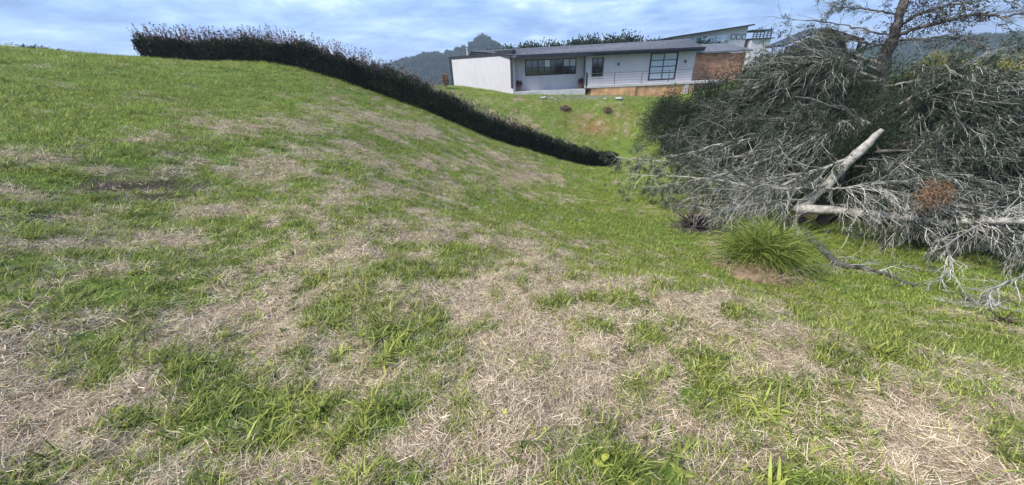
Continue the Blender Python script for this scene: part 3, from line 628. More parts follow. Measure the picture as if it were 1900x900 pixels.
def build_upper_house():
    h = thing('house', 'pale upper house with thin sloping roof behind the grey roof', 'house', (0, 0, 0)); Y = 50
    a, b = on_y(1243, 69, Y), on_y(1391, 46, Y)
    k = MB(); k.hexa([(a[0], Y - .6, a[2] - .12), (b[0] + .3, Y - .6, b[2] - .12), (b[0] + .3, Y + 6, b[2] - .12), (a[0], Y + 6, a[2] - .12), (a[0], Y - .6, a[2] + .02), (b[0] + .3, Y - .6, b[2] + .04), (b[0] + .3, Y + 6, b[2] + .04), (a[0], Y + 6, a[2] + .02)]); k.build('roof', M['trim'], h)
    k = MB(); k.hexa([(a[0] + .5, Y, -1.5), (b[0] - .1, Y, -1.5), (b[0] - .1, Y + 5, -1.5), (a[0] + .5, Y + 5, -1.5), (a[0] + .5, Y, a[2] - .1), (b[0] - .1, Y, b[2] - .13), (b[0] - .1, Y + 5, b[2] - .13), (a[0] + .5, Y + 5, a[2] - .1)]); k.build('wall', M['wall'], h)
    k = MB(); p0, p1 = on_y(1262, 73, Y), on_y(1350, 62, Y)
    k.hexa([(p0[0], Y - .06, p0[2] - .55), (p1[0], Y - .06, p0[2] - .55), (p1[0], Y - .01, p0[2] - .55), (p0[0], Y - .01, p0[2] - .55), (p0[0], Y - .06, p0[2] - .06), (p1[0], Y - .06, p1[2] - .1), (p1[0], Y - .01, p1[2] - .1), (p0[0], Y - .01, p0[2] - .06)]); k.build('clerestory_glass', M['painted_sky'], h)  # sky reflection painted as the glass colour
    for u in (1357, 1367, 1377):
        p = on_y(u, 67, Y); w = bx('window', M['trim'], h, (p[0] - .02, Y - .05, p[2] - .35), (p[0] + .46, Y - .012, p[2] + .18)); bx('pane', M['painted_sky'], w, (p[0] + .05, Y - .06, p[2] - .28), (p[0] + .39, Y - .052, p[2] + .11))
    p, q = on_y(1392, 72, Y), on_y(1428, 56, Y)
    bx('terrace_wall', M['wall'], h, (p[0], Y - .4, -1.5), (q[0] + .2, Y + 3, p[2] - .1)); bx('terrace_deck', M['trim'], h, (p[0] - .1, Y - .6, p[2] - .1), (q[0] + .5, Y + 3, p[2] + .02))
    for x in np.linspace(p[0], q[0], 6): bx('terrace_post', M['trim'], h, (x - .04, Y - .5, p[2] + .02), (x + .04, Y - .42, q[2]))
    for f in (.25, .5, .75, 1.0): z = p[2] + (q[2] - p[2]) * f; bx('terrace_rail', M['trim'], h, (p[0] - .05, Y - .54, z - .045), (q[0] + .1, Y - .503, z + .045))
    bx('terrace_canopy', M['trim'], h, (p[0] - .1, Y - .2, q[2] - .04), (q[0] + .35, Y + 2.5, q[2] + .1))
build_upper_house()

def build_hut():
    Y = 24.0; ap = on_y(1524, 51, Y); l = on_y(1446, 84, Y); r = on_y(1592, 72, Y); gz = hz(ap[0], Y + 1)
    h = thing('hut', 'small gabled hut with dark roof half hidden behind the dead tree', 'hut', (ap[0], Y, gz)); o = np.array([ap[0], Y, gz])
    for s, e in ((-1, l), (1, r)):
        k = MB(); f = [(*ap[:2], ap[2]), (e[0], Y, e[2])]; D = 1.7
        k.hexa([np.array(q) - o for q in [(ap[0], Y - .35, ap[2] - .10), (e[0], Y - .35, e[2] - .10), (e[0] + .3, Y + D, e[2] - .10), (ap[0] + .3, Y + D, ap[2] - .10), (ap[0], Y - .35, ap[2]), (e[0], Y - .35, e[2]), (e[0] + .3, Y + D, e[2]), (ap[0] + .3, Y + D, ap[2])]]); k.build('roof_slope', M['trim'], h)
    a, b = on_y(1532, 110, Y)[0], on_y(1582, 110, Y)[0]
    zb = on_y(1558, 112, Y)[2]
    n = 7
    for i in range(n):
        x0 = l[0] + .5 + (r[0] - l[0] - 1.0) * i / n; x1 = l[0] + .5 + (r[0] - l[0] - 1.0) * (i + 1) / n - .02
        top = min(np.interp((x0 + x1) / 2, [l[0], ap[0], r[0]], [l[2], ap[2], r[2]]) - .35, 9)
        k = MB(); k.box((x0 - o[0], .1, -.1), (x1 - o[0], .14 + .01 * (i % 2), top - o[2])); k.build('wall_board', M['woodp'], h)
    bx('beam', M['trim'], h, (a - o[0] - .3, -.1, zb - o[2]), (b - o[0] + .3, .05, zb - o[2] + .12)); bx('post', M['rust'], h, (b - o[0], -.12, 0), (b - o[0] + .16, .04, r[2] - o[2] + .05))
build_hut()

# ------------------------------------------------------------------ crowns, trees and shrubs
def crown(rng, rx, ry, rz, n, Ln, Wd, clumps=26, m=None, shell=.55, droop=0.0, name='crown', shade=(.45, .28), rough=.35):
    cd = rand_dirs(clumps, rng); cd[:, 2] = np.abs(cd[:, 2]) * 1.35 - .72; cr = rng.uniform(shell, 1, clumps); cc = cd * cr[:, None]; cs = rng.uniform(.18, .40, clumps)
    k = rng.integers(0, clumps, n); d = rand_dirs(n, rng); P = cc[k] + d * cs[k][:, None] * (rng.random(n) ** .4)[:, None]
    P = P * (1 + rough * (rng.random((n, 1)) - .5)) * np.array([rx, ry, rz]) + np.array([0, 0, rz * .9])
    P[:, 2] *= 1.95 * rz / np.percentile(P[:, 2], 99.6); ok = P[:, 2] > .02; P = P[ok]; d = d[ok]; k = k[ok]; n = len(P)
    D = d + .5 * unit(P - np.array([0, 0, rz * .6])) + np.array([0, 0, -droop]); tone = np.clip(rng.normal(*shade, n) + (rng.random(clumps)[k] - .5) * .35, 0, 1)
    return leaf_mesh(name, P, D, rng.uniform(.7, 1.3, n) * Ln, rng.uniform(.7, 1.3, n) * Wd, tone, m, rng)
def trunk_mesh(rng, h, r, m, branches=7, spread=.5, name='trunk'):
    mb = MB(); k = np.linspace(0, 1, 6); P = np.stack([rng.normal(0, .04, 6).cumsum() * h * .2, rng.normal(0, .04, 6).cumsum() * h * .2, -.1 + k * h], 1); P[0, :2] = 0
    mb.tube(P, r * (1 - .75 * k), 6)
    for i in range(branches):
        f = rng.uniform(.25, .95); p = np.array([np.interp(f, k, P[:, j]) for j in range(3)]); a = rng.uniform(0, 6.28); L = h * spread * rng.uniform(.6, 1.1)
        d = np.array([math.cos(a), math.sin(a), rng.uniform(.2, .9)]); mb.tube(np.stack([p, p + d * L * .5, p + d * L + [0, 0, -.05 * L]]), [r * .4, r * .25, r * .08], 4)
    return mb.mesh(name, m, True)
EV = [(crown(np.random.default_rng(60 + i), 1, 1, 1, 26000, .055, .016, 60, M['ever'], .5, .1), trunk_mesh(np.random.default_rng(70 + i), 1.6, .10, M['bark_dark'], 10)) for i in range(3)]
def ev_tree(label, u, vtop, r, wid, k, group, name='evergreen_tree', cat='tree', sx=1.0):
    p = at(u, vtop, r); x, y = p[0], p[1]; z = hz(x, y); hgt = p[2] - z
    t = thing(name, label, cat, (x, y, z), group, rz=random.uniform(0, 6)); cm, tm = EV[k % 3]
    o = obj('crown', cm, t); o.scale = (wid, wid * sx, hgt / 1.95); o = obj('trunk', tm, t); o.scale = (hgt / 2,) * 3
    return t
G = 'dark evergreen trees behind the dead tree'
for lab, u, vt, r, w, k in [
    ('dark bushy evergreen at the left edge of the tangle below the balcony', 1246, 168, 20.5, 1.35, 0),
    ('grey green evergreen in front of the balcony column', 1318, 150, 19.5, 1.7, 1), ('evergreen standing in front of the red brick wall', 1395, 118, 19.5, 1.9, 2),
    ('dark evergreen below the left slope of the hut roof', 1470, 98, 18.5, 1.9, 0), ('dark evergreen below the right slope of the hut roof', 1560, 112, 17.8, 1.9, 1),
    ('evergreen directly behind the upright dead trunk', 1650, 112, 18, 2.1, 2), ('evergreen right of the dead trunk under the yellowish shrubs', 1745, 128, 17.5, 2.1, 0),
    ('evergreen second from the right edge below the olive shrubs', 1830, 145, 16.5, 2.0, 1), ('rightmost evergreen cut by the edge of the picture', 1915, 150, 16, 2.3, 2),
    ('low evergreen bush deep in shade left of the leaning limb', 1430, 235, 15, 1.6, 1), ('low dark evergreen bush right of the leaning limb', 1680, 265, 14.3, 1.7, 2), ('low evergreen bush at the right edge behind the fallen log', 1850, 285, 13.2, 1.8, 0),
    ('low dark evergreen bush behind the drooping left branches', 1330, 240, 16.5, 1.5, 2), ('dark evergreen bush wrapping the foot of the upright dead trunk', 1640, 132, 11.9, .95, 1)]:
    ev_tree(lab, u, vt, r * 1.15, w * 1.12, k, G)
OL = [crown(np.random.default_rng(160 + i), 1, 1, 1, 7000, .06, .03, 30, M['olive'], .45) for i in range(2)]
for lab, u, vt, r, w, k in [('yellowish olive shrub beside the upright dead trunk top', 1722, 104, 24, 1.1, 0), ('tallest of the yellowish olive shrubs under the blue hills', 1795, 103, 24, 1.5, 1), ('yellowish olive shrub at the right edge under the blue hills', 1880, 106, 24, 1.7, 0), ('yellowish olive shrub between the dead trunk and the middle shrub', 1758, 110, 22.5, 1.4, 1), ('yellowish olive shrub second from the right edge', 1838, 108, 22.5, 1.5, 0)]:
    p = at(u, vt, r); z = hz(p[0], p[1]); t = thing('shrub', lab, 'shrub', (p[0], p[1], z), 'yellowish shrubs under the far hills')
    o = obj('crown', OL[k], t); o.scale = (w, w, (p[2] - z) / 1.9); o = obj('trunk', EV[k][1], t); o.scale = ((p[2] - z) / 2,) * 3
# trees behind the house
BT = [(crown(np.random.default_rng(260 + i), 1, 1, 1, 7000, .13, .06, 46, M['ever'], .5), trunk_mesh(np.random.default_rng(270 + i), 1.5, .1, M['bark_dark'], 6)) for i in range(3)]
for i, (u, vt) in enumerate([(938, 84), (966, 80), (992, 76), (1020, 75), (1048, 76), (1076, 67), (1102, 66), (1132, 64), (1160, 60), (1188, 68), (1222, 70), (1290, 70), (1312, 72)]):
    r = 58 if u < 1230 else 56; p = at(u, vt + 9, r); z = hz(p[0], p[1]); hgt = p[2] - z
    where = ['leftmost, next to the far peak', 'second from the left', 'third from the left', 'fourth from the left', 'fifth from the left', 'over the band window', 'just left of the casement window', 'over the casement window', 'tallest of the row', 'right of the tallest', 'last before the sloping roof', 'left of two over the roof end', 'right of two over the roof end'][i]
    t = thing('evergreen_tree', 'dark tree top behind the house ridge, ' + where, 'tree', (p[0], p[1], z), 'trees behind the house ridge', rz=i * 1.7)
    o = obj('crown', BT[i % 3][0], t); o.scale = (3.7, 2.4, hgt / 1.9); o = obj('trunk', BT[i % 3][1], t); o.scale = (hgt / 2,) * 3
for u, vt, r, w, lab in ((48, 86, 40, 1.6, 'dark shrub top peeping over the grassy crest, left one'), (76, 92, 40, 1.1, 'dark shrub top peeping over the grassy crest, right one')):
    p = at(u, vt, r); z = hz(p[0], p[1]); t = thing('shrub', lab, 'shrub', (p[0], p[1], z), 'shrub tops over the crest'); o = obj('crown', BT[0][0], t); o.scale = (w, w, (p[2] - z) / 1.95); o = obj('trunk', BT[0][1], t); o.scale = ((p[2] - z) / 2,) * 3

# ------------------------------------------------------------------ far hills and their woods
def hill(name, prof, r0, r1, label):
    """prof: pixels of the skyline; the hill rises from the far ground to that line at the middle distance"""
    az = []; elv = []
    for u, v in prof: d = ray(u, v); az.append(math.atan2(d[0], d[1])); elv.append(d[2] / math.hypot(d[0], d[1]))
    n, m = 90, 34; A = np.linspace(az[0], az[-1], n); E_ = np.interp(A, az, elv); R = np.linspace(r0, r1, m); rm = (r0 + r1) / 2
    AA, RR = np.meshgrid(A, R); t = np.clip(1 - np.abs(RR - rm) / (rm - r0), 0, 1); t = t * t * (3 - 2 * t); edge = sstep(0, .06, (AA - A[0]) / (A[-1] - A[0])) * sstep(0, .06, (A[-1] - AA) / (A[-1] - A[0]))
    x, y = RR * np.sin(AA), RR * np.cos(AA); top = E_[None] * rm - FARZ
    z = FARZ - .6 + top * t * (edge * .75 + .25) + 3.0 * (fbm(x / 28, y / 28, 61, 4) - .5) * t
    i = np.arange(m - 1)[:, None] * n + np.arange(n - 1)[None]; Q = np.stack([i, i + 1, i + n + 1, i + n], -1).reshape(-1, 4)
    kind(obj('hill', mesh('hill', np.stack([x, y, z], -1).reshape(-1, 3), Q, M['hillgreen'], None, True)), 'structure', label)
    f = lambda a, r: (np.interp(a, A, np.arange(n)), np.interp(r, R, np.arange(m)))
    def zz(a, r):
        ia, ir = f(a, r); i0 = np.minimum(ia.astype(int), n - 2); j0 = np.minimum(ir.astype(int), m - 2); fa, fr = ia - i0, ir - j0
        return (z[j0, i0] * (1 - fa) + z[j0, i0 + 1] * fa) * (1 - fr) + (z[j0 + 1, i0] * (1 - fa) + z[j0 + 1, i0 + 1] * fa) * fr
    return A, R, zz
M['hillgreen'] = mat('hill_pasture', (.04, .065, .025), (.10, .13, .05), scale=.03, rough=.95)
M['wood'] = mat('far_wood_leaf', (.018, .034, .016), (.075, .11, .045), attr='tone', rnd=.5, rough=.8)
FT = [crown(np.random.default_rng(360 + i), 1, 1, 1, 260, .75, .5, 9, M['wood'], .3, name='far_tree') for i in range(4)]
def wood(name, label, A, R, zz, n, gap, rng, smin=1.6, smax=3.2):
    a = rng.uniform(A[2], A[-3], n); r = rng.uniform(R[1], R[-8], n); x, y = r * np.sin(a), r * np.cos(a); keep = fbm(x / 30, y / 30, 71, 3) > gap
    a, r, x, y = a[keep], r[keep], x[keep], y[keep]; z = zz(a, r) - .3
    col_pts = np.stack([x, y, z], 1); o = scatter_flat(name, label, FT, col_pts, rng.uniform(smin, smax, len(x)), rng.integers(0, 4, len(x)))
    return o
def scatter_flat(name, label, pr, P, sc, idx):
    global H
    keepH = H; H = lambda x, y: np.zeros(len(np.ravel(x)))
    try: return scatter(name, label, pr, P, sc, idx, .03)
    finally: H = keepH
A, R, zz = hill('hill', [(560,160),(640,150),(690,138),(730,124),(790,111),(840,103),(868,92),(884,84),(897,80),(912,84),(935,96),(980,106),(1080,112),(1180,115)], 340, 520, 'wooded far hill with a pointed top left of the house')
wood('woods', 'bluish far woods covering the hill left of the house', A, R, zz, 2300, .26, np.random.default_rng(1))
for i, (u, r) in enumerate([(884, 424), (890, 428), (896, 430), (902, 430), (909, 428), (862, 420)]):
    d = ray(u, 80); a = math.atan2(d[0], d[1]); x, y = r * math.sin(a), r * math.cos(a); z = float(zz(np.array([a]), np.array([r]))[0]) - .3
    t = thing('tree', 'far tree on the pointed hill top, ' + ['leftmost of the cluster', 'second from the left', 'at the very summit', 'just right of the summit', 'rightmost of the cluster', 'alone on the left shoulder'][i], 'tree', (x, y, z), 'trees on the pointed hill top')
    o = obj('crown', FT[i % 4], t); s = [2.6, 3.2, 3.6, 3.3, 2.6, 2.0][i]; o.scale = (s * .8, s * .8, s * 1.1); o = obj('trunk', BT[0][1], t); o.scale = (s * .6,) * 3
A, R, zz = hill('hill', [(1330,120),(1440,114),(1560,106),(1640,97),(1700,87),(1760,82),(1830,78),(1900,77),(2000,72),(2100,70)], 380, 600, 'blue wooded far hill at the right edge')
wood('woods', 'blue far woods covering the hill at the right edge', A, R, zz, 2600, .30, np.random.default_rng(2))

# ------------------------------------------------------------------ the dead tree
def spline(P, n):
    """smooth curve through the points (Catmull-Rom)"""
    P = np.asarray(P, float); Q = np.vstack([2 * P[0] - P[1], P, 2 * P[-1] - P[-2]]); m = len(P) - 1; t = np.linspace(0, m - 1e-6, n); i = t.astype(int); f = (t - i)[:, None]
    a, b, c, d = Q[i], Q[i + 1], Q[i + 2], Q[i + 3]
    return .5 * (2 * b + (c - a) * f + (2 * a - 5 * b + 4 * c - d) * f ** 2 + (3 * b - a - 3 * c + d) * f ** 3)
def wiggle(P, amp, rng):
    n = len(P); return P + rng.normal(0, amp, (n, 3)).cumsum(0) * np.linspace(0, 1, n)[:, None] * .5 + rng.normal(0, amp * .5, (n, 3)) * (np.linspace(0, 1, n) > 0)[:, None]
def grow(p, d, L, n, rng, droop=.0, wander=.25):
    P = [p]; d = d / np.linalg.norm(d)
    for i in range(n):
        d = d + rng.normal(0, wander, 3) + np.array([0, 0, -droop / n]); d /= np.linalg.norm(d); P.append(P[-1] + d * L / n)
    return np.array(P)
def above(P, m=.04):
    P = P.copy(); h = base_h(P[:, 0], P[:, 1]) + m; P[:, 2] = np.maximum(P[:, 2], h); return P
AT = at; TS = 1.18
def build_dead_tree():
    rng = np.random.default_rng(77)
    at = lambda u, v, r: AT(u, v, r * TS)
    bp = at(1668, 395, 12.9); gx, gy = bp[0], bp[1]; o = np.array([gx, gy, hz(gx, gy)])
    t = thing('dead_tree', 'large leaning dead tree with grey tangled branches sweeping over the valley', 'tree', tuple(o))
    TW = MB(); SP = []; SD = []; ST = []
    def tubes(name, pts, R, m, sides=6, n=22, amp=.02, parent=t):
        P = wiggle(spline(pts, n), amp, rng); k = np.linspace(0, 1, n); rr = np.interp(k, np.linspace(0, 1, len(R)), R) * (1 + .12 * rng.normal(size=n))
        b = MB(); b.tube(P - o, rr, sides); return b.build(name, m, parent, True), P
    trunk_px = [(1668,395,12.9),(1655,320,12.9),(1638,220,12.8),(1636,140,12.7),(1648,95,12.6),(1664,62,12.5),(1672,28,12.5),(1686,-20,12.6),(1696,-80,12.7),(1700,-150,12.7)]
    P0 = [at(*a) for a in trunk_px]; P0[0][2] = o[2] - .1
    tr, TP = tubes('trunk', P0, [.20, .19, .17, .15, .135, .12, .10, .08, .055, .02], M['bark_dark'], 8, 34, .012)
    _, LPp = tubes('broken_limb', [at(*a) for a in ((1638,240,10.9),(1612,264,10.9),(1575,300,10.85),(1535,342,10.8),(1500,372,10.7),(1478,392,10.6))], [.05, .105, .125, .14, .16, .18], M['bark_pale'], 8, 20, .012)
    _['label'] = 'pale barkless broken limb leaning against the tangle'
    def twigs(P, cnt, Lr, level, tone0, droop=.5, fol=.0, bias=None, rad=.007):
        """side twigs along a branch"""
        T = unit(np.gradient(P, axis=0))
        for i in range(cnt):
            f = rng.uniform(.12, 1) * (len(P) - 1); j = int(min(f, len(P) - 2)); q = P[j] + (P[j + 1] - P[j]) * (f - j)
            d = T[j] * rng.uniform(.7, 1.5) + rand_dirs(1, rng)[0] * .75
            if bias is not None: d = d + bias
            L = rng.uniform(*Lr) * (1.15 - .5 * f / len(P)); X = above(grow(q, d, L, 5, rng, droop, .15)); tn = np.clip(tone0 * 1.5 * rng.beta(1.25, 1.5) + (.25 if rng.random() < .06 else 0), 0, 1)
            TW.tube(X - o, np.linspace(rad, rad * .35, 6) * rng.uniform(.7, 1.3), 3, tn)
            if level > 0: twigs(X, rng.integers(3, 6), (L * .25, L * .6), level - 1, tone0, droop, fol, bias, rad * .65)
            if fol and rng.random() < fol:
                k = rng.integers(12, 26); ff = rng.uniform(.1, 1, k) * 4.99; jj = ff.astype(int); SP.append(X[jj] + (X[jj + 1] - X[jj]) * (ff - jj)[:, None] + rng.normal(0, .02, (k, 3))); SD.append(unit(X[jj + 1] - X[jj]) * .6 + rand_dirs(k, rng)); ST.append(np.full(k, tone0))
    # main branches: start pixel, path, (u, v, r) ; radius ; tone ; twig count ; foliage
    BR = [  # sweeping left and down, pale
        ([(1630,210,12.2),(1560,232,11.6),(1450,288,11.2),(1330,330,11.4),(1215,352,11.8)], .06, .75, 60, .25),
        ([(1632,225,12.2),(1500,265,11.9),(1380,290,12.2),(1250,300,13),(1138,292,14)], .055, .75, 64, .25),
        ([(1560,300,10.9),(1480,330,10.6),(1400,368,10.3),(1345,395,10.2),(1300,388,10.4)], .045, .85, 40, .1),
        ([(1630,185,12.3),(1480,190,12.6),(1350,205,13.4),(1262,250,14)], .05, .55, 56, .5),
        ([(1636,150,12.4),(1520,150,12.6),(1420,180,13),(1310,205,13.8)], .05, .5, 56, .55),
        ([(1600,255,11.8),(1500,240,11.6),(1400,255,12),(1300,275,12.6),(1190,305,13.4)], .045, .75, 56, .3),
        ([(1590,285,11),(1520,315,10.7),(1440,330,10.8),(1340,350,11.3),(1250,372,11.6)], .04, .85, 56, .15),
        ([(1530,345,10.7),(1460,350,10.3),(1390,345,10.5),(1300,330,11.3),(1170,322,13)], .04, .85, 56, .15),
        ([(1640,150,12.4),(1580,130,12.4),(1500,128,12.8),(1430,140,13.4),(1370,175,13.8)], .045, .45, 46, .5),
        ([(1640,120,12.4),(1560,98,12.3),(1490,100,12.7),(1420,118,13.2)], .04, .5, 46, .3),
        ([(1636,135,12.4),(1570,112,11.9),(1500,118,12),(1440,150,12.5),(1390,170,13)], .04, .65, 50, .25),
        ([(1620,230,12),(1560,200,11.7),(1500,205,11.6),(1440,235,11.8),(1370,240,12.4)], .035, .6, 44, .5),
        ([(1500,370,10.6),(1450,372,10.2),(1400,385,10),(1360,392,9.9)], .035, .85, 32, .05),
        # across the middle and right
        ([(1640,215,12.2),(1700,175,11.9),(1770,142,11.8),(1840,150,12),(1910,156,12.4)], .055, .8, 50, .4),
        ([(1640,235,12.2),(1740,185,11.7),(1830,212,11.7),(1920,250,12)], .05, .7, 54, .45),
        ([(1645,270,12.2),(1720,262,11.7),(1800,280,11.6),(1920,300,11.9)], .05, .65, 54, .4),
        ([(1650,300,12.2),(1750,325,11.4),(1840,370,11),(1930,400,11)], .05, .7, 54, .25),
        ([(1655,330,12.2),(1730,360,11.3),(1800,395,10.6),(1870,440,10),(1930,470,9.8)], .045, .65, 50, .15),
        ([(1640,190,12.3),(1720,205,11.8),(1800,235,11.6),(1880,275,11.7)], .04, .6, 50, .45),
        ([(1640,160,12.4),(1720,150,12.2),(1800,175,12.4),(1900,190,12.8)], .04, .55, 46, .55),
        ([(1600,280,11.4),(1640,300,11.2),(1700,310,11),(1770,345,10.9)], .03, .7, 36, .3),
        ([(1530,350,10.7),(1600,350,10.5),(1690,362,10.5),(1790,380,10.4)], .03, .75, 40, .15),
        ([(1620,255,11.6),(1660,330,11),(1690,385,10.6),(1720,420,10.3)], .03, .7, 36, .15),
        # up into the sky: dark against the light
        ([(1664,66,12.5),(1720,47,12.5),(1790,30,12.5),(1850,33,12.5),(1912,16,12.5)], .05, .12, 40, .08),
        ([(1668,50,12.5),(1700,28,12.5),(1760,8,12.6),(1840,-12,12.6)], .05, .12, 40, .08),
        ([(1660,75,12.5),(1710,72,12.4),(1760,68,12.4),(1810,82,12.4)], .035, .15, 26, .08),
        ([(1672,30,12.5),(1630,20,12.5),(1585,14,12.5),(1535,2,12.5)], .03, .15, 24, .1),
        ([(1662,66,12.5),(1610,58,12.5),(1560,48,12.6),(1490,44,12.6),(1430,38,12.7)], .025, .2, 20, .08),
        ([(1655,85,12.5),(1600,78,12.5),(1550,62,12.6),(1500,62,12.7)], .03, .25, 26, .2),
        ([(1686,-20,12.6),(1740,-20,12.6),(1800,-5,12.6),(1880,5,12.6)], .04, .12, 30, .08),
        ([(1684,-10,12.6),(1640,-20,12.6),(1590,-10,12.6),(1560,10,12.6)], .03, .15, 24, .2)]
    for pts, R, tone, cnt, fol in BR:
        sky = tone < .3
        b, P = tubes('branch', [at(*a) for a in pts], [R, R * .8, R * .55, R * .25], M['bark_dark'] if tone < .3 else M['bark_grey'] if tone < .7 else M['bark_pale'], 6, 24, .03)
        twigs(P, int(cnt * (1.4 if not sky else 1.0)), (.5, 1.8) if not sky else (.25, .95), 2 if not sky else 1, tone, .4 if not sky else .2, fol if sky else min(.8, fol * 1.2), None if sky else np.array([-.12, -.25, -.05]), .0068)
    # hanging pale branches near the right edge
    for pts, R in (([(1830,412,9.8),(1790,432,9.3),(1757,458,8.9),(1766,488,8.6),(1752,515,8.3),(1722,530,8.1)], .022), ([(1915,505,8.2),(1865,526,7.9),(1832,546,7.6),(1836,566,7.4)], .018), ([(1500,392,10.4),(1480,402,10.2),(1478,420,10),(1492,440,9.8)], .03)):
        b, P = tubes('branch', [at(*a) for a in pts], [R, R * .8, R * .6, R * .4], M['bark_grey'], 6, 16, .012); twigs(above(P), 26, (.2, .6), 1, .7, .5, .0)
    kind(TW.build('twigs', M['twig'], t), 'stuff')
    SPa, SDa, STa = np.concatenate(SP), np.concatenate(SD), np.concatenate(ST); n = len(SPa)
    kind(obj('foliage', leaf_mesh('foliage', SPa - o, SDa, rng.uniform(.05, .11, n), rng.uniform(.011, .024, n), np.clip(rng.normal(.4, .25, n), 0, 1), M['needle'], rng), t), 'stuff')
    # a tuft of brown dead leaves, dark clumps high in the crown
    LPs = []; LDs = []
    for u, v, w in ((1712, 378, .7), (1722, 366, 1.), (1730, 352, 1.), (1742, 342, .9), (1748, 352, .6), (1705, 362, .4), (1755, 366, .4), (1738, 372, .5)):
        c = at(u, v, rng.uniform(9.6, 10)); k = int(150 * w); d = rand_dirs(k, rng); LPs.append(c + d * (rng.random((k, 1)) ** .7) * np.array([.16, .16, .22])); LDs.append(d + [-.3, 0, -.9])
    P = np.concatenate(LPs); k = len(P)
    x = obj('dead_foliage', leaf_mesh('dead_foliage', P - o, np.concatenate(LDs), rng.uniform(.04, .11, k), rng.uniform(.01, .02, k), rng.random(k), M['deadleaf'], rng), t); x['label'] = 'orange brown withered foliage tuft'; kind(x, 'stuff')
    LPs = []; LDs = []
    for u, v, s in ((1700,20,.5),(1740,12,.5),(1770,30,.45),(1725,45,.4),(1660,45,.35),(1648,85,.35),(1690,55,.35),(1800,35,.3),(1790,68,.22),(1735,80,.25),(1620,75,.3),(1830,28,.2),(1700,0,.5),(1640,70,.3)):
        c = at(u, v, 12.45); k = int(170 * s / .4); d = rand_dirs(k, rng); LPs.append(c + d * (rng.random((k, 1)) ** .6) * np.array([s * 1.1, s, s * .5])); LDs.append(d + [0, 0, -.4])
    P = np.concatenate(LPs); k = len(P); x = obj('crown_clumps', leaf_mesh('crown_clumps', P - o, np.concatenate(LDs), .075, .024, rng.random(k), M['darkleaf'], rng), t); kind(x, 'stuff'); x['label'] = 'dark withered leaf clumps against the sky'
build_dead_tree()

# ------------------------------------------------------------------ fallen wood, tussock and dried clumps on the valley floor
def fallen(name, label, pts, R, m, cnt, rng, tone, Lr=(.2, .6), sides=7, up=.6, tm=None):
    P = spline([at(*a) if len(a) == 3 else hit(*a) + [0, 0, R[0] * .8] for a in pts], 20); P = above(wiggle(P, .012, rng), R[0] * .4); o = np.array([P[0][0], P[0][1], hz(P[0][0], P[0][1])])
    t = thing(name, label, 'branch' if 'branch' in name else 'log', tuple(o)); b = MB(); rr = np.interp(np.linspace(0, 1, 20), np.linspace(0, 1, len(R)), R) * (1 + .1 * rng.normal(size=20)); b.tube(P - o, rr, 6); b.build('bole' if 'log' in name else 'stem', m, t, True)
    tw = MB(); T = unit(np.gradient(P, axis=0))
    for i in range(cnt):
        j = rng.integers(3, 19); X = above(grow(P[j], T[j] * .8 + rand_dirs(1, rng)[0] + [0, 0, up * .3], rng.uniform(*Lr), 5, rng, .6, .25)); tw.tube(X - o, np.linspace(.009, .003, 6), 3, np.clip(tone + rng.normal(0, .2), 0, 1))
        for q in range(3): Y2 = above(grow(X[rng.integers(1, 5)], T[j] + rand_dirs(1, rng)[0], rng.uniform(.08, .3), 3, rng, .5, .25)); tw.tube(Y2 - o, np.linspace(.005, .002, 4), 3, np.clip(tone + rng.normal(0, .2), 0, 1))
    kind(tw.build('twigs', tm or M['twig'], t), 'stuff'); return t
R_ = np.random.default_rng(99)
at = lambda u, v, r: AT(u, v, r * TS)
fallen('fallen_log', 'long pale fallen log lying level under the dead tree', [(1475,386,10.5),(1560,392,10.4),(1660,402,10.3),(1752,413,10.2),(1840,412,10.1),(1930,416,10)], [.13, .12, .10, .08, .07, .06], M['bark_pale'], 110, R_, .7, (.3, 1.1))
fallen('fallen_branch', 'dark crooked dead branch lying on the grass right of the tussock', [(1486,412),(1500,444),(1532,474),(1560,498),(1612,504),(1695,536)], [.10, .09, .08, .07, .04, .02], M['bark_dark'], 46, R_, .25, (.2, .7))
fallen('fallen_branch', 'thin dark twiggy dead branch on the grass below the hanging branch', [(1545,470),(1620,488),(1680,498),(1740,505)], [.018, .016, .012, .008], M['bark_dark'], 22, R_, .2, (.15, .4))
fallen('fallen_branch', 'grey twiggy dead branch on the ground at the right edge', [(1905,585),(1850,575),(1800,572),(1750,562)], [.025, .02, .015, .008], M['bark_pale'], 40, R_, .5, (.15, .5))
def clump(name, label, u, v, n, L, m, rng, r=None, lift=0.0, twig=14):
    p = hit(u, v) if r is None else at(u, v, r); o = np.array([p[0], p[1], hz(p[0], p[1])]); t = thing(name, label, 'plant', tuple(o)); c = np.array([0, 0, max(p[2] - o[2], .03)])
    V, Q, T = ribbons(n, rng, L * .12, (L * .4, L), (L * .06, L * .12), (.1, 2.0), 4, droop=1.0); V = V + c + [0, 0, lift]; obj('leaves', mesh('leaves', V, Q, m, T), t)
    b = MB()
    for i in range(twig): X = above(grow(c + o, rand_dirs(1, rng)[0] * [1.6, 1, .4], rng.uniform(L * .7, L * 1.8), 6, rng, .3, .35), .01) - o; b.tube(X, np.linspace(.012, .004, 7) * L / .4, 4, rng.uniform(0, .3))
    kind(b.build('roots', M['bark_dark'], t), 'stuff')
clump('dried_rosette', 'dark red dried rosette plant on twigs left of the green tussock', 1285, 424, 240, .75, M['reddark'], R_, twig=110)
clump('dried_rosette', 'small black dried plant clump on the grass at the lower right edge', 1855, 602, 40, .24, M['reddark'], R_, twig=12)
clump('dried_rosette', 'tiny black dried clump beside the grey twigs at right', 1790, 563, 30, .18, M['reddark'], R_, twig=6)
at = AT
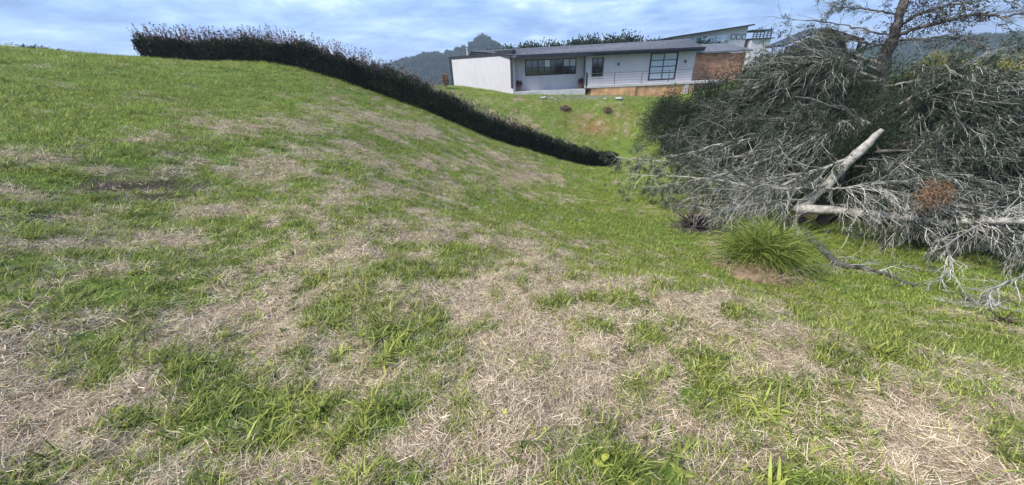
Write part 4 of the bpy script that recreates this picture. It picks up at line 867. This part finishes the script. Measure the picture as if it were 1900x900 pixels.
def tussock():
    rng = np.random.default_rng(12); p = hit(1402, 508); o = np.array([p[0], p[1], hz(p[0], p[1])]); t = thing('grass_tussock', 'tall green grass tussock on a bare earth mound in the valley', 'grass tussock', tuple(o))
    n, m = 26, 16; a = np.linspace(0, 2 * math.pi, n, endpoint=False); R = np.linspace(0, 1, m); AA, RR = np.meshgrid(a, R); rad = .85 * (1 + .3 * (fbm(np.cos(AA) * 2 + 4, np.sin(AA) * 2 + 4, 3, 3) - .5) * 2)
    x, y = RR * rad * np.cos(AA), RR * rad * np.sin(AA); hh = .34 * (1 - RR ** 1.6) + .10 * (fbm(x * 6, y * 6, 8, 4) - .5) * (1 - RR); z = (H((x + o[0]).ravel(), (y + o[1]).ravel()).reshape(x.shape) - o[2]) + hh - .05
    i = np.arange(m - 1)[:, None] * n + np.arange(n)[None]; i2 = np.arange(m - 1)[:, None] * n + (np.arange(n)[None] + 1) % n; Q = np.stack([i, i2, i2 + n, i + n], -1).reshape(-1, 4)
    obj('earth_mound', mesh('earth_mound', np.stack([x, y, z], -1).reshape(-1, 3), Q, M['earth'], None, True), t)
    V, Q, T = cat2(ribbons(1700, rng, .36, (.4, 1.25), (.007, .013), (.05, 1.1), 5, (.1, .32), droop=1.6), *[(v + np.array(c), q, t_) for (v, q, t_), c in ((ribbons(700, rng, .22, (.3, .85), (.007, .013), (.1, 1.4), 5, (.05, .25), droop=2.0), (.42, -.05, -.02)), (ribbons(500, rng, .2, (.3, .95), (.006, .012), (.1, 1.5), 5, (.05, .25), droop=2.2), (-.36, .1, .0)))]); V[:, 0] += .16 * V[:, 2]; V += np.random.default_rng(4).normal(0, .004, V.shape); kind(obj('blades', mesh('blades', V + [0.12, .22, 0.05], Q, M['tuss'], T), t), 'stuff')
    V, Q, T = ribbons(1100, rng, .72, (.25, .75), (.004, .009), (.7, 2.1), 4, (.0, .28), droop=1.4); kind(obj('dead_blades', mesh('dead_blades', V, Q, M['straw'], T * .6), t), 'stuff')
tussock()

# ------------------------------------------------------------------ small things on the house slope
def rock(label, u, v, s, m, name='stone', flat=.38):
    rng = np.random.default_rng(int(u)); p = hit(u, v); n, k = 9, 7; th = np.linspace(0, 2 * math.pi, n, endpoint=False); ph = np.linspace(-1.45, 1.45, k); TH, PH = np.meshgrid(th, ph)
    r = s * (1 + .35 * (rng.random(TH.shape) - .5)); V = np.stack([r * np.cos(PH) * np.cos(TH), r * np.cos(PH) * np.sin(TH) * .8, r * np.sin(PH) * flat + s * .25], -1).reshape(-1, 3)
    i = np.arange(k - 1)[:, None] * n + np.arange(n)[None]; i2 = np.arange(k - 1)[:, None] * n + (np.arange(n)[None] + 1) % n
    tag(obj(name, mesh(name, V, np.stack([i, i2, i2 + n, i + n], -1).reshape(-1, 4), m), None, (p[0], p[1], hz(p[0], p[1]))), label, name, 'stones along the house path')
for u, v, s, lab in ((1008, 184, .30, 'pale flat stone left of the path before the house'), (1024, 183, .16, 'small pale stone beside the leftmost flat stone'), (1122, 185, .17, 'small pale stone on the path before the balcony'), (1148, 186, .36, 'large pale stone below the balcony brick base'), (1030, 187, .12, 'tiny pale stone below the band window')): rock(lab, u, v, s, M['stone'])
p = hit(1058, 172); bxo = MB(); bxo.box((-.42, -.3, -.05), (.42, .3, .34)); 
crate = tag(thing('crate', 'pale yellow plastic crate on the lawn before the porch', 'crate', (p[0], p[1], hz(p[0], p[1]))), 'pale yellow plastic crate on the lawn before the porch', 'crate')
for nm, a, b in (('side', (-.42, -.3, 0), (.42, -.26, .34)), ('side', (-.42, .26, 0), (.42, .3, .34)), ('end', (-.419, -.259, 0), (-.38, .259, .34)), ('end', (.38, -.259, 0), (.419, .259, .34)), ('base', (-.379, -.259, 0), (.379, .259, .04)), ('rim', (-.46, -.345, .30), (.46, -.302, .36))): bx(nm, M['box'], crate, a, b)
def stump(label, u, v, w):
    rng = np.random.default_rng(int(u)); p = hit(u, v); t = thing('stump', label, 'stump', (p[0], p[1], hz(p[0], p[1])), 'uprooted stumps on the house slope'); b = MB()
    b.tube(np.array([(0, 0, -.1), (.02, 0, .18), (.0, .05, .34)]), [w * .5, w * .36, w * .3], 6); b.build('bole', M['rust'], t)
    for i in range(9):
        a = i * .7 + rng.uniform(-.2, .2); k = MB(); L = w * rng.uniform(.7, 1.2); k.tube(np.array([(0, 0, .12), (math.cos(a) * L * .5, math.sin(a) * L * .5, .16 + rng.uniform(0, .1)), (math.cos(a) * L, math.sin(a) * L, rng.uniform(-.05, .2))]), [.08, .05, .02], 5); k.build('root', M['bark_dark'], t)
    k = 160; d = rand_dirs(k, rng); kind(obj('debris', leaf_mesh('debris', d * [w * .8, w * .6, .2] * rng.random((k, 1)) + [0, 0, .2], d, .22, .05, rng.random(k), M['deadleaf'], rng), t), 'stuff')
stump('larger reddish uprooted stump on the slope below the house, left one', 1048, 205, .62); stump('smaller reddish stump on the slope below the brick base', 1127, 211, .42)
def pot(label, u, Y, s, zb):
    x = on_y(u, 155, Y)[0]; t = thing('potted_plant', label, 'plant', (x, Y, zb)); b = MB(); b.tube(np.array([(0, 0, 0), (0, 0, s * .5), (0, 0, s * .55)]), [s * .2, s * .3, s * .33], 6); b.build('pot', M['clay'], t); rng = np.random.default_rng(u); k = 120; d = rand_dirs(k, rng)
    obj('leaves', leaf_mesh('leaves', d * s * .3 * rng.random((k, 1)) + [0, 0, s * .8], d, s * .35, s * .1, rng.random(k), M['reddark'], rng), t)
pot('dark red potted plant on the porch beside the wing wall', 963, YF + .4, .75, -1.9); pot('dark potted plant on the porch beside the balcony corner', 1078, YF + .4, .7, -1.9)
p = at(827, 158, 37.5); t = thing('shrub', 'small reddish shrub at the left corner of the house wing', 'shrub', (p[0], p[1], hz(p[0], p[1]))); rg = np.random.default_rng(3); k = 500; d = rand_dirs(k, rg)
obj('crown', leaf_mesh('crown', d * [.3, .3, .55] * rg.random((k, 1)) ** .5 + [0, 0, .75], d, .16, .07, rg.random(k), M['deadleaf'], rg), t); b = MB(); b.tube(np.array([(0, 0, -.1), (0, 0, .7)]), [.04, .02], 6); b.build('trunk', M['bark_dark'], t)
# a few broad yellow leaves in the near grass
for i, (u, v, lab) in enumerate(((1128, 852, 'yellow green leaf lying right of centre near the lower edge'), (1100, 866, 'bright yellow leaf near the lower edge, left of the pair'), (938, 768, 'small yellow leaf on the straw in the foreground centre'), (1012, 812, 'dull yellow leaf on straw left of the leaf pair'))):
    p = hit(u, v); rng = np.random.default_rng(i); s = (.055, .05, .035, .03)[i]
    th = np.linspace(0, 1, 7); w = np.sin(th * math.pi) ** .8 * .3; V = []
    for a, b_ in zip(th, w): V += [(a * s, -b_ * s, .006 * math.sin(a * 3)), (a * s, 0, .006 * math.sin(a * 3) - .004), (a * s, b_ * s, .006 * math.sin(a * 3))]
    Q = [(3 * j + c, 3 * j + c + 1, 3 * j + c + 4, 3 * j + c + 3) for j in range(6) for c in (0, 1)]
    o = obj('fallen_leaf', mesh('fallen_leaf', V, Q, M['yleaf'], rng.random(len(V)) * .5 + .4, True), None, (p[0], p[1], hz(p[0], p[1]) + .035)); o.rotation_euler = (rng.normal(0, .2), rng.normal(0, .2), rng.uniform(0, 6)); tag(o, lab, 'leaf', 'yellow leaves on the grass')

# ------------------------------------------------------------------ the air
def haze():
    b = MB(); b.box((-1040, -1040, -24), (1040, 1040, 40)); m = bpy.data.materials.new('haze_air'); m.use_nodes = True; N = m.node_tree.nodes; N.remove(N['Principled BSDF'])
    v = N.new('ShaderNodeVolumePrincipled'); v.inputs['Density'].default_value = .00065; v.inputs['Color'].default_value = (.72, .86, 1.0, 1); v.inputs['Anisotropy'].default_value = .2
    m.node_tree.links.new(v.outputs[0], N['Material Output'].inputs['Volume']); kind(b.build('haze', m), 'stuff', 'thin blue haze over the far hills')
haze()
